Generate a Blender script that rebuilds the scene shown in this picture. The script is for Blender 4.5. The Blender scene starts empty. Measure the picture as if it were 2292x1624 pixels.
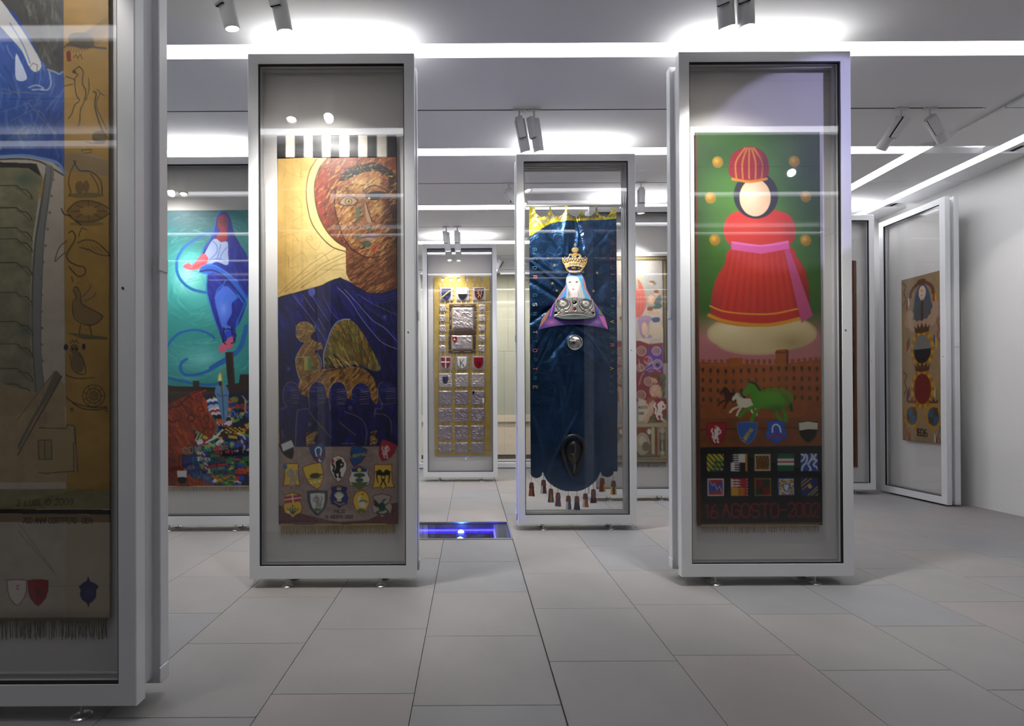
import bpy, bmesh, math, random
import numpy as np
from mathutils import Vector, Matrix, noise
C = bpy.context.scene.collection
sc = bpy.context.scene
PI = math.pi
rnd = random.Random(7)

# ---------------------------------------------------------------- camera
cam_d = bpy.data.cameras.new('camera'); cam = bpy.data.objects.new('camera', cam_d); C.objects.link(cam)
cam_d.sensor_width = 36; cam_d.lens = 36 * 1149 / 2292
cam_d.shift_x = 93 / 2292; cam_d.shift_y = 72 / 2292
cam_d.clip_start = .05; cam_d.clip_end = 60
roll, pitch = math.radians(.27), math.radians(.2)
cam.matrix_world = Matrix.Translation((0, 0, 1.24)) @ Matrix.Rotation(PI/2 + pitch, 4, 'X') @ Matrix.Rotation(-roll, 4, 'Z')
sc.camera = cam

# ---------------------------------------------------------------- world, exposure
w = bpy.data.worlds.new('world'); sc.world = w; w.use_nodes = True
w.node_tree.nodes['Background'].inputs[0].default_value = (.55, .58, .65, 1)
w.node_tree.nodes['Background'].inputs[1].default_value = .02
sc.view_settings.view_transform = 'Standard'; sc.view_settings.look = 'None'
sc.view_settings.gamma = 1; sc.view_settings.use_curve_mapping = False
sc.view_settings.exposure = 0.0
STRIP = 7.0      # ceiling light strips
TOPL = 14.0       # lamps on top of the cases
SPOTW = 135.0     # track spotlights
BLUE = 9.0      # blue lamps under the floor glass

# ---------------------------------------------------------------- materials
def srgb(c):
    if isinstance(c, str):
        c = [int(c[i:i+2], 16) / 255 for i in (0, 2, 4)]
    return tuple(((v / 12.92) if v <= .04045 else ((v + .055) / 1.055) ** 2.4) for v in c)

def mat(name, col, rough=.5, metal=0, noise_amt=0, noise_scale=5, bump=0, bump_scale=60, emit=None, estr=0, spec=.5, coat=0):
    m = bpy.data.materials.new(name); m.use_nodes = True
    nt = m.node_tree; b = nt.nodes['Principled BSDF']
    b.inputs['Base Color'].default_value = (*srgb(col), 1)
    b.inputs['Roughness'].default_value = rough
    b.inputs['Metallic'].default_value = metal
    b.inputs['Specular IOR Level'].default_value = spec
    b.inputs['Coat Weight'].default_value = coat
    tc = nt.nodes.new('ShaderNodeTexCoord')
    if noise_amt:
        n = nt.nodes.new('ShaderNodeTexNoise'); n.inputs['Scale'].default_value = noise_scale
        n.inputs['Detail'].default_value = 6
        nt.links.new(tc.outputs['Object'], n.inputs['Vector'])
        mx = nt.nodes.new('ShaderNodeMix'); mx.data_type = 'RGBA'
        c = srgb(col)
        mx.inputs['A'].default_value = (*[v * (1 - noise_amt) for v in c], 1)
        mx.inputs['B'].default_value = (*[min(1, v * (1 + noise_amt)) for v in c], 1)
        nt.links.new(n.outputs['Fac'], mx.inputs['Factor'])
        nt.links.new(mx.outputs['Result'], b.inputs['Base Color'])
    if bump:
        n2 = nt.nodes.new('ShaderNodeTexNoise'); n2.inputs['Scale'].default_value = bump_scale
        n2.inputs['Detail'].default_value = 4
        nt.links.new(tc.outputs['Object'], n2.inputs['Vector'])
        bp = nt.nodes.new('ShaderNodeBump'); bp.inputs['Strength'].default_value = bump; bp.inputs['Distance'].default_value = .01
        nt.links.new(n2.outputs['Fac'], bp.inputs['Height']); nt.links.new(bp.outputs['Normal'], b.inputs['Normal'])
    if emit is not None:
        b.inputs['Emission Color'].default_value = (*srgb(emit), 1); b.inputs['Emission Strength'].default_value = estr
    return m

def glass_mat(name, f0=.045, tint=(.985, .985, .985)):
    m = bpy.data.materials.new(name); m.use_nodes = True
    nt = m.node_tree; nt.nodes.clear()
    out = nt.nodes.new('ShaderNodeOutputMaterial'); mx = nt.nodes.new('ShaderNodeMixShader')
    tr = nt.nodes.new('ShaderNodeBsdfTransparent'); gl = nt.nodes.new('ShaderNodeBsdfGlossy')
    tr.inputs[0].default_value = (*tint, 1); gl.inputs['Roughness'].default_value = .012
    lw = nt.nodes.new('ShaderNodeLayerWeight'); lw.inputs[0].default_value = .5
    p = nt.nodes.new('ShaderNodeMath'); p.operation = 'POWER'; p.inputs[1].default_value = 5
    a = nt.nodes.new('ShaderNodeMath'); a.operation = 'MULTIPLY_ADD'; a.inputs[1].default_value = 1 - f0; a.inputs[2].default_value = f0
    nt.links.new(lw.outputs['Facing'], p.inputs[0]); nt.links.new(p.outputs[0], a.inputs[0])
    nt.links.new(a.outputs[0], mx.inputs[0]); nt.links.new(tr.outputs[0], mx.inputs[1]); nt.links.new(gl.outputs[0], mx.inputs[2])
    nt.links.new(mx.outputs[0], out.inputs[0])
    return m

M = dict(
    frame=mat('white_powder_coat', 'd3d4d6', .42, noise_amt=.02, noise_scale=3),
    core=mat('case_body_grey', 'b9babc', .55),
    panel=mat('backing_panel_white', 'cbc9c6', .62, noise_amt=.025, noise_scale=2),
    gasket=mat('black_gasket', '0a0a0a', .6),
    bead=mat('aluminium_bead', 'b8b8ba', .35, metal=.6),
    glass=glass_mat('clear_glass'),
    floor=mat('floor_porcelain', '868483', .5, noise_amt=.12, noise_scale=3.2, bump=.12, bump_scale=30),
    floor2=mat('floor_porcelain_warm', '8a8583', .5, noise_amt=.13, noise_scale=2.6, bump=.12, bump_scale=30),
    floor3=mat('floor_porcelain_cool', '828284', .47, noise_amt=.12, noise_scale=3.8, bump=.12, bump_scale=30),
    grout=mat('grout_dark', '4a403a', .9),
    ceil=mat('ceiling_plaster', 'dcdcdd', .8, noise_amt=.02, noise_scale=2),
    wall=mat('wall_plaster', 'd6d5d3', .75, noise_amt=.02, noise_scale=2),
    diff=mat('light_diffuser', 'ffffff', .5, emit='f8f9ff', estr=STRIP),
    diff_dim=mat('light_diffuser_dimmed', 'ffffff', .5, emit='f8f9ff', estr=3.6),
    diff2=mat('light_diffuser_front', 'ffffff', .5, emit='f8f9ff', estr=STRIP * .85),
    diff3=mat('light_diffuser_near', 'ffffff', .5, emit='f8f9ff', estr=STRIP * .9),
    diff4=mat('light_diffuser_mid', 'ffffff', .5, emit='f8f9ff', estr=STRIP * 1.5),
    diff5=mat('light_diffuser_far', 'ffffff', .5, emit='f8f9ff', estr=STRIP * 2.6),
    diff6=mat('light_diffuser_farthest', 'ffffff', .5, emit='f8f9ff', estr=STRIP * 3.0),
    wall_dark=mat('wall_grey', '6a6a6e', .8),
    diff_off=mat('light_diffuser_unlit', 'd8d8d6', .5), diff_back=mat('light_diffuser_behind', 'ffffff', .5, emit='f8f9ff', estr=2.2),
    topl=mat('case_lamp_diffuser', 'ffffff', .5, emit='fffdfa', estr=TOPL),
    lens=mat('spot_lens_glow', 'ffffff', .3, emit='fff6e8', estr=60),
    lens_off=mat('spot_lens_dark', '0c0a09', .3),
    spot=mat('spot_housing_white', 'd2d2d2', .45),
    seam=mat('dark_seam', '151515', .7),
    track=mat('track_black', '0c0c0d', .5),
    steel=mat('brushed_steel', 'b4b4b4', .35, metal=.9),
    stone=mat('pale_stone', 'cfc2aa', .8, noise_amt=.12, noise_scale=4, bump=.3, bump_scale=20),
    stone2=mat('pale_stone_green', 'a5a594', .8, noise_amt=.10, noise_scale=3, bump=.3, bump_scale=20),
    brown=mat('dark_brown_plinth', '4a3a2e', .7),
    pit=mat('pit_lining', '4a4c5c', .4, metal=.3),
    bluel=mat('blue_strip_light', '2020ff', .4, emit='2a20ff', estr=26),
    blued=mat('blue_lamp_lens', '80a0ff', .4, emit='5a80ff', estr=120),
)

# ---------------------------------------------------------------- helpers
def obj(name, me, m, parent=None, loc=None):
    if isinstance(me, bmesh.types.BMesh):
        bm = me; me = bpy.data.meshes.new(name); bm.to_mesh(me); bm.free()
    o = bpy.data.objects.new(name, me); C.objects.link(o)
    if m is not None and not me.materials: me.materials.append(m)
    if parent is not None: o.parent = parent
    if loc is not None: o.location = loc
    return o
def tag(o, label=None, cat=None, group=None, kind=None):
    if label: o['label'] = label
    if cat: o['category'] = cat
    if group: o['group'] = group
    if kind: o['kind'] = kind
    return o
def empty(name, loc, rz=0):
    o = bpy.data.objects.new(name, None); C.objects.link(o); o.location = loc; o.rotation_euler = (0, 0, rz)
    o.empty_display_size = .1
    return o
def bx(bm, x0, x1, y0, y1, z0, z1, bev=0):
    b = bmesh.new() if bev else bm
    vs = [b.verts.new((x, y, z)) for x in (x0, x1) for y in (y0, y1) for z in (z0, z1)]
    for f in ((0, 1, 3, 2), (4, 6, 7, 5), (0, 4, 5, 1), (2, 3, 7, 6), (0, 2, 6, 4), (1, 5, 7, 3)):
        b.faces.new([vs[i] for i in f])
    if bev:
        bmesh.ops.bevel(b, geom=b.edges[:], offset=bev, segments=1, affect='EDGES', profile=.5)
        me = bpy.data.meshes.new('t'); b.to_mesh(me); b.free(); bm.from_mesh(me); bpy.data.meshes.remove(me)
    return bm
def box(*a, bev=0):
    return bx(bmesh.new(), *a, bev=bev)
def ring(bm, X0, X1, Z0, Z1, x0, x1, z0, z1, y0, y1, c=.003):
    """rectangular picture-frame ring from depth y0 to y1, outer chamfer c"""
    def loop(xa, xb, za, zb, y): return [bm.verts.new(p) for p in ((xa, y, za), (xb, y, za), (xb, y, zb), (xa, y, zb))]
    L = [loop(x0, x1, z0, z1, y0), loop(X0 + c, X1 - c, Z0 + c, Z1 - c, y0), loop(X0, X1, Z0, Z1, y0 + c), loop(X0, X1, Z0, Z1, y1 - c),
         loop(X0 + c, X1 - c, Z0 + c, Z1 - c, y1), loop(x0, x1, z0, z1, y1)]
    for a, b in zip(L, L[1:] + L[:1]):
        for i in range(4):
            j = (i + 1) % 4
            bm.faces.new((a[i], b[i], b[j], a[j]))
    bmesh.ops.recalc_face_normals(bm, faces=bm.faces[:])
    return bm
def lathe(bm, prof, n=20, mx=None):
    """prof: (r,z) list around Z"""
    rings = []
    mx = mx or Matrix()
    for r, z in prof:
        rings.append([bm.verts.new(mx @ Vector((r * math.cos(2*PI*i/n), r * math.sin(2*PI*i/n), z))) for i in range(n)])
    for a, b in zip(rings, rings[1:]):
        for i in range(n):
            bm.faces.new((a[i], a[(i+1) % n], b[(i+1) % n], b[i]))
    bm.faces.new(rings[0][::-1]); bm.faces.new(rings[-1])
    return bm
def smooth(o, ang=35):
    me = o.data
    me.polygons.foreach_set('use_smooth', [True] * len(me.polygons))
    try: me.set_sharp_from_angle(angle=math.radians(ang))
    except Exception: pass
    return o
def tube(bm, pts, r, n=6):
    prev = None
    for k, p in enumerate(pts):
        p = Vector(p); d = (Vector(pts[min(k+1, len(pts)-1)]) - Vector(pts[max(k-1, 0)])).normalized()
        a = d.orthogonal().normalized(); b = d.cross(a)
        if prev is not None:
            a = (prev - d * prev.dot(d)).normalized(); b = d.cross(a)
        prev = a
        rr = [bm.verts.new(p + (a * math.cos(2*PI*i/n) + b * math.sin(2*PI*i/n)) * r) for i in range(n)]
        if k:
            for i in range(n): bm.faces.new((last[i], last[(i+1) % n], rr[(i+1) % n], rr[i]))
        else: bm.faces.new(rr[::-1])
        last = rr
    bm.faces.new(last)
    return bm
def struct(name, bm, m, parent=None):
    o = obj(name, bm, m, parent)
    if parent is None: o['kind'] = 'structure'
    return o

# ---------------------------------------------------------------- setting: floor
CEIL = 3.64
fl = struct('floor', box(-5.5, 5.6, -4, 4.47, -.12, -.012), M['grout'])
bm = bmesh.new()   # sub-floor around the glazed pit
bx(bm, -5.5, 5.6, 5.07, 9.9, -.12, -.012); bx(bm, -5.5, -.84, 4.47, 5.07, -.12, -.012); bx(bm, .36, 5.6, 4.47, 5.07, -.12, -.012)
obj('sub_floor', bm, M['grout'], fl)
tile_me = []
for k, mm in enumerate(('floor', 'floor', 'floor2', 'floor3')):
    bm = box(.0015, .5985, .0015, .5985, -.012, 0, bev=.0008); me = bpy.data.meshes.new('tile'); bm.to_mesh(me); bm.free()
    me.materials.append(M[mm]); tile_me.append(me)
rest = bmesh.new()
phase = {-1: 2.07, 0: 2.41, 1: 2.46, 2: 2.32, 3: 2.16, -2: 2.155, -3: 2.0, -4: 2.37}
for i in range(-9, 9):
    x = .36 + .6 * i + (.003 if i >= 0 else 0)
    ph = phase.get(i, 2 + ((i * 37) % 10) * .06)
    k0 = math.floor((-4 - ph) / .6)
    y = ph + .6 * k0
    while y < 9.3:
        X0, Y0 = x, y
        y += .6
        if i in (-1, -2) and 4.47 - .59 < Y0 < 5.06:   # the tiles meet the glass panel
            for a, b in ((Y0, 4.47), (5.07, Y0 + .6)):
                if b - a > .03 and a >= Y0 - 1e-6 and b <= Y0 + .6001:
                    obj('tile', box(X0 + .0015, X0 + .5985, a + .0015, b - .0015, -.012, 0), M['floor'], fl)
            continue
        far = max(Y0 + .6, .1)
        vis = Y0 > 1.2 and (X0 + .6) > -1.0 * far - .1 and X0 < 1.1 * far + .1
        if vis:
            obj('tile', tile_me[rnd.randrange(4)], None, fl, (X0, Y0, 0))
        else:
            bx(rest, X0 + .0015, X0 + .5985, Y0 + .0015, Y0 + .5985, -.012, 0)
o = obj('outer_tiles', rest, M['floor'], fl); o['kind'] = 'stuff'

# floor glass over a pit with blue lamps
fg = tag(empty('floor_light_well', (-.24, 4.77, -.5)), 'glass floor panel over a dark well glowing with blue lamps', 'floor light')
bm = bmesh.new()
bx(bm, -.6, .6, -.3, .3, -.02, 0)
bx(bm, -.6, -.585, -.3, .3, 0, .488); bx(bm, .585, .6, -.3, .3, 0, .488); bx(bm, -.585, .585, -.3, -.285, 0, .488); bx(bm, -.585, .585, .285, .3, 0, .488)
obj('well_lining', bm, M['pit'], fg)
obj('glass_cover', box(-.597, .597, -.297, .297, .488, .4985), glass_mat('floor_glass', .09, (.80, .86, .92)), fg)
rim = obj('rim', ring(bmesh.new(), -.6, .6, -.3, .3, -.592, .592, -.292, .292, -.001, .012, .0005), M['steel'], fg)
rim.rotation_euler = (PI/2, 0, 0); rim.location = (0, 0, .4985)
bm = bmesh.new(); bx(bm, -.575, .47, .27, .282, .425, .440)
obj('strip_lamp', bm, M['bluel'], fg)
bm = bmesh.new(); bx(bm, .458, .47, -.28, .27, .43, .445)
obj('strip_lamp', bm, M['bluel'], fg)
for yy, zz in ((.16, .325), (-.19, .352)):
    lp = obj('blue_lamp', smooth(obj('lamp_body', lathe(bmesh.new(), [(.05, 0), (.05, .10), (.04, .12)]), M['steel'])).data, None, fg, (.143, yy, zz))
    obj('lens', lathe(bmesh.new(), [(.030, .118), (.026, .130), (.014, .138), (.004, .141)], 16), M['blued'], lp)
    ld = bpy.data.lights.new('blue_glow', 'SPOT'); ld.energy = BLUE; ld.color = (.10, .07, 1); ld.spot_size = math.radians(120); ld.spot_blend = .3; ld.shadow_soft_size = .02
    lo = bpy.data.objects.new('blue_glow', ld); C.objects.link(lo); lo.parent = lp; lo.location = (0, 0, .143); lo.rotation_euler = (PI, 0, 0)
for o in [o for o in bpy.data.objects if o.name.startswith('lamp_body')]: bpy.data.objects.remove(o)

# ---------------------------------------------------------------- setting: ceiling
cl = struct('ceiling', box(-5.5, 5.6, -4, 9.4, CEIL + .12, CEIL + .2), M['ceil'])
ys = [2.08 + 1.473 * k - 1.473 * 4 for k in range(9)]     # strip centres
tr = [y - .735 for y in ys] + [8.71]                                # track slots
cuts = sorted([(y - .0775, y + .0775) for y in ys] + [(y - .008, y + .008) for y in tr[1:]])
edges = [-4] + [v for c in cuts for v in c] + [9.4]
for a, b in zip(edges[::2], edges[1::2]):
    if b > a + .05:
        if b < 0: continue
        obj('ceiling_panel', box(-5.4, 4.34, a, b, CEIL, CEIL + .018), M['ceil'], cl)
        b2 = b
        if a < 7.0: 
            obj('ceiling_panel', box(4.495, 5.115, a, min(b, 7.0), CEIL, CEIL + .018), M['ceil'], cl)
            obj('ceiling_panel', box(5.27, 5.6, a, min(b, 7.2), CEIL, CEIL + .018), M['ceil'], cl)
obj('ceiling_panel', box(-5.4, 5.6, -4, ys[1] - .0775, CEIL, CEIL + .018), M['ceil'], cl)
for k, y in enumerate(ys[2:]):
    t = tag(empty('ceiling_light', (0, y, CEIL + .01)), ['recessed white light strip behind the viewer, second one back', 'recessed white light strip just behind the viewer overhead', 'recessed white light strip overhead, mirrored in the two front cases', 'broad white light strip nearest the viewer, crossing the top of the picture', 'second white light strip back, level with the tops of the two far side cases', 'third white light strip back, above the blue banner rod', 'fourth and farthest white light strip, above the golden banner case'][k], 'ceiling light', 'recessed light strips running across the ceiling')
    xh = 3.19 if k == 6 else 5.25
    obj('housing', bx(bx(bmesh.new(), -5.35, xh, -.0775, -.0735, -.01, .05), -5.35, xh, .0735, .0775, -.01, .05), M['ceil'], t)
    xe = (5.25, 5.25, 5.25, 5.25, 4.42, 5.25, 3.15)[k]
    o = obj('diffuser', box(-5.35, xe, -.0735, .0735, .012, .02), M['diff_back' if k == 0 else 'diff_dim' if k == 1 else 'diff%d' % k], t)
for nm, xa, xb, y0, y1 in (('inner', 4.34, 4.495, 4.95, 6.99), ('outer', 5.115, 5.27, 3.6, 7.0)):
    t = tag(empty('ceiling_light', ((xa + xb)/2, (y0 + y1)/2, CEIL + .012)), 'long light strip running away from the viewer at right, the %s of two' % nm, 'ceiling light')
    hw = (xb - xa)/2; hl = (y1 - y0)/2
    obj('housing', bx(bx(bmesh.new(), -hw, -hw + .004, -hl, hl, -.012, .05), hw - .004, hw, -hl, hl, -.012, .05), M['ceil'], t)
    obj('diffuser', box(-hw + .004, hw - .004, -hl, hl, .012, .02), M['diff'], t)
obj('light_channel', box(4.34, 4.495, .4, 4.95, CEIL + .03, CEIL + .05), M['diff_off'], cl)
obj('light_channel', box(5.115, 5.27, .4, 3.6, CEIL + .03, CEIL + .05), M['diff_off'], cl)
for k, y in enumerate(tr[3:]):
    tag(obj('lighting_track', box(-5.35, 4.3, y - .007, y + .007, CEIL + .002, CEIL + .012), M['track']), ['black slot track behind the viewer in the ceiling', 'black slot track overhead, well above the picture', 'black slot track just above the top of the picture', 'black slot track nearest the viewer, holding the front pair of spotlights', 'second black slot track back, behind the blue banner case', 'third black slot track back, in front of the golden banner case', 'farthest black slot track, close to the far glass wall'][k], 'track', 'slot tracks in the ceiling')

# ---------------------------------------------------------------- setting: walls
struct('wall_left', box(-5.5, -5.4, -4, 9.9, 0, CEIL + .1), M['wall'])
struct('wall_right', box(5.6, 5.7, -4, 9.9, 0, CEIL + .1), M['wall'])
struct('wall_behind', box(-5.4, 5.6, -4.1, -4, 0, CEIL + .1), M['wall_dark'])
struct('wall_corner', box(3.2, 5.6, 7.02, 7.12, 0, CEIL - .001), M['wall'])
bk = struct('wall_back', box(-5.4, 5.6, 9.9, 10, 0, CEIL + .1), M['stone'])
z = .06
for z0, z1, mm, pr in ((.0, .05, 'wall', .02), (.05, .13, 'brown', .02), (.13, .76, 'stone', .03), (.76, .90, 'stone', .06), (.90, 2.12, 'stone2', .035), (2.12, 3.62, 'stone2', .028)):
    nx = 1 if z1 < .1 else 9
    for i in range(9):
        xa = -5.35 + i * 1.2 + (.0 if z0 < 2 else .08); xb = min(xa + 1.197, 5.55)
        obj('stone_panel' if mm != 'brown' else 'plinth', box(xa, xb, 9.9 - pr, 9.9, z0, z1 - .004), M[mm], bk)
# far glass wall (window)
wn = struct('window_1', ring(bmesh.new(), -5.4, 5.6, .0, 3.46, -5.34, 5.54, .095, 3.42, 8.96, 9.02, .002), M['frame'])
obj('sill', box(-5.4, 5.6, 8.90, 8.96, .012, .095, bev=.003), M['frame'], wn)
obj('shadow_gap', box(-5.4, 5.6, 8.93, 8.96, 0, .012), M['seam'], wn)
for xa, xb in ((-5.34, -.915), (-.865, 5.54)):
    obj('pane', box(xa, xb, 8.985, 8.995, .095, 3.42), M['glass'], wn)
obj('mullion', box(-.915, -.865, 8.97, 9.01, .095, 3.42, bev=.002), M['frame'], wn)
obj('handle', box(-.93, -.905, 8.90, 8.93, 1.07, 1.19, bev=.004), M['steel'], wn)
struct('trim_1', box(-5.4, 5.6, 8.93, 9.05, 3.46, CEIL), M['wall'])
# a soft light behind the far glass, washing the stone
ld = bpy.data.lights.new('stone_wash', 'AREA'); ld.shape = 'RECTANGLE'; ld.size = 10; ld.size_y = .1; ld.energy = 150; ld.color = (1, .95, .87)
lo = bpy.data.objects.new('stone_wash', ld); C.objects.link(lo); lo.location = (0, 9.12, 3.3); lo.rotation_euler = (math.radians(22), 0, 0)

# ---------------------------------------------------------------- display cases
def foot_mesh():
    bm = lathe(bmesh.new(), [(.036, 0), (.036, .005), (.030, .009), (.006, .012), (.006, .062)], 20)
    me = bpy.data.meshes.new('foot'); bm.to_mesh(me); bm.free(); me.materials.append(M['steel']); return me
FOOT = foot_mesh()
Z0, Z1 = .06, 3.49
def display_case(X0, X1, Y, label, panel=True, dep=.215, fw=.067, loc=None, rz=0, z0=Z0, z1=Z1, feet=True, top=True, hinge='both'):
    W = X1 - X0; hw = W / 2
    t = empty('display_case', loc or ((X0 + X1)/2, Y + dep/2, 0), rz)
    tag(t, label, 'display case', 'tall white glazed cases for banners')
    hd = dep / 2; fr = .058
    for s, nm in ((-1, 'front_frame'), (1, 'rear_frame')):
        ya, yb = (-hd, -hd + fr) if s < 0 else (hd - fr, hd)
        obj(nm, ring(bmesh.new(), -hw, hw, z0, z1, -hw + fw, hw - fw, z0 + .083, z1 - fw, ya, yb), M['frame'], t)
        g0, g1 = (-hd + .008, -hd + .02) if s < 0 else (hd - .02, hd - .008)
        obj('gasket', ring(bmesh.new(), -hw + fw - .002, hw - fw + .002, z0 + .081, z1 - fw + .002, -hw + fw + .006, hw - fw - .006, z0 + .089, z1 - fw - .006, g0 - .003, g1 + .003, .001), M['gasket'], t)
        obj('glass_pane', box(-hw + fw + .004, hw - fw - .004, g0 + .003, g1 - .003, z0 + .087, z1 - fw - .004), M['glass'], t)
    # recessed body between the two door frames
    rc = .03
    obj('body', ring(bmesh.new(), -hw + rc, hw - rc, z0 + .03, z1 - rc, -hw + fw, hw - fw, z0 + .083, z1 - fw, -hd + fr, hd - fr, .001), M['core'], t)
    obj('inner_bead', ring(bmesh.new(), -hw + fw, hw - fw, z0 + .083, z1 - fw, -hw + fw + .012, hw - fw - .012, z0 + .10, z1 - fw - .014, -hd + .045, -hd + .055, .002), M['bead'], t)
    if panel:
        obj('backing_panel', box(-hw + fw, hw - fw, -.012, .012, z0 + .083, z1 - fw), M['panel'], t)
    else:
        for q, yy in enumerate((-.02, .02, .055)):
            obj('inner_bead', ring(bmesh.new(), -hw + fw, hw - fw, z0 + .083, z1 - fw, -hw + fw + .014 , hw - fw - .014, z0 + .10, z1 - fw - .016, yy, yy + .012, .002), M['bead'], t)
    if feet:
        for sx in (-1, 1):
            for sy in (-1, 1):
                o = obj('foot', FOOT, None, t, (sx * (hw - .235), sy * (hd - .035), 0))
    if top:
        obj('top_light', box(-hw + .07, hw - .07, -.035, .035, z1 - rc, z1 - rc + .012), M['topl'], t)
    kh = lathe(bmesh.new(), [(.0045, 0), (.0045, .002)], 10)
    o = obj('keyhole', kh, M['gasket'], t, (hw - .047 if W > 1 else hw - .035, -hd, 1.665)); o.rotation_euler = (PI/2, 0, 0)
    for zz in (z0 + .04, 1.80):
        for sx in (-1, 1):
            obj('hinge', box(sx * hw - .006 if sx < 0 else hw - .001, -hw + .001 if sx < 0 else hw + .006, hd - fr - .012, hd - .008, zz - .03, zz + .03, bev=.002), M['frame'], t)
    return t

display_case(-1.446, -.358, 3.348, 'white glazed case holding the gold and blue face banner')
display_case(1.372, 2.496, 3.348, 'white glazed case holding the green and red painted banner')
display_case(.436, 1.538, 4.754, 'see-through white case holding the dark blue satin banner', panel=False)
display_case(-.697, .395, 7.53, 'white glazed case holding the golden banner of silver plates')
display_case(-3.06, -1.97, 4.78, 'white glazed case holding the turquoise banner at left')
display_case(1.418, 2.505, 6.08, 'white glazed case holding the cherub tapestry behind the blue banner case')
display_case(3.96, 5.05, 6.4, 'white glazed case holding the dark brown banner near the right corner', dep=.2)
display_case(-2.378, -1.288, 1.973, 'nearest white glazed case at the left edge holding the city map banner')
display_case(0, .89, 0, 'white wall case at the right holding the old 1836 banner', loc=(5.335, 6.13, 0), rz=-PI/2 + .03, dep=.16, z0=.02, z1=3.44, feet=False, top=False)
# ---------------------------------------------------------------- flat print: a small painter whose strokes end up as colours on the cloth
R_ = np.random.RandomState(3)
def hx(c):
    if isinstance(c, str): return np.array([int(c[i:i+2], 16) / 255 for i in (0, 2, 4)], np.float32)
    return np.array(c, np.float32)
def crm(pts, n=6, closed=False):
    p = [np.array(q, float) for q in pts]; out = []
    if closed: p = [p[-1]] + p + [p[0], p[1]]
    else: p = [p[0]] + p + [p[-1]]
    for i in range(1, len(p) - 2):
        for k in range(n):
            t = k / n
            out.append(tuple(.5 * ((2*p[i]) + (p[i+1]-p[i-1])*t + (2*p[i-1]-5*p[i]+4*p[i+1]-p[i+2])*t*t + (3*p[i]-p[i-1]-3*p[i+1]+p[i+2])*t**3)))
    if not closed: out.append(tuple(p[-2]))
    return out
def F(s):           # "x,y x,y" -> points
    return [tuple(float(v) for v in q.split(',')) for q in s.split()]
GLY = {'A': '06 20 46|13 33', 'B': '00 06|00 30 41 42 33 03|33 44 45 36 06', 'C': '41 30 10 01 05 16 36 45', 'D': '00 06|00 20 42 44 26 06', 'E': '40 00 06 46|03 33',
 'G': '41 30 10 01 05 16 36 45 43 23', 'I': '10 16', 'K': '00 06|40 03 46', 'L': '00 06 46', 'M': '06 00 23 40 46', 'N': '06 00 46 40', 'O': '10 30 41 45 36 16 05 01 10', 'P': '06 00 30 41 42 33 03',
 'R': '06 00 30 41 42 33 03|23 46', 'S': '41 30 10 01 02 13 33 44 45 36 16 05', 'T': '00 40|20 26', 'U': '00 05 16 36 45 40', 'V': '00 26 40', 'Z': '00 40 06 46',
 '0': '10 30 41 45 36 16 05 01 10', '1': '01 10 16', '2': '01 10 30 41 42 06 46', '3': '01 10 30 41 42 23 44 45 36 16 05', '6': '30 11 04 05 16 36 45 44 33 13 04', '7': '00 40 16', '8': '10 30 41 42 33 13 02 01 10|13 04 05 16 36 45 44 33',
 '9': '43 33 13 02 01 10 30 41 43 45 26', '-': '03 43', 'X': '00 46|40 06', 'Y': '00 23 40|23 26', 'Q': '10 30 41 45 36 16 05 01 10|24 46', 'H': '00 06|40 46|03 43'}
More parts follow.
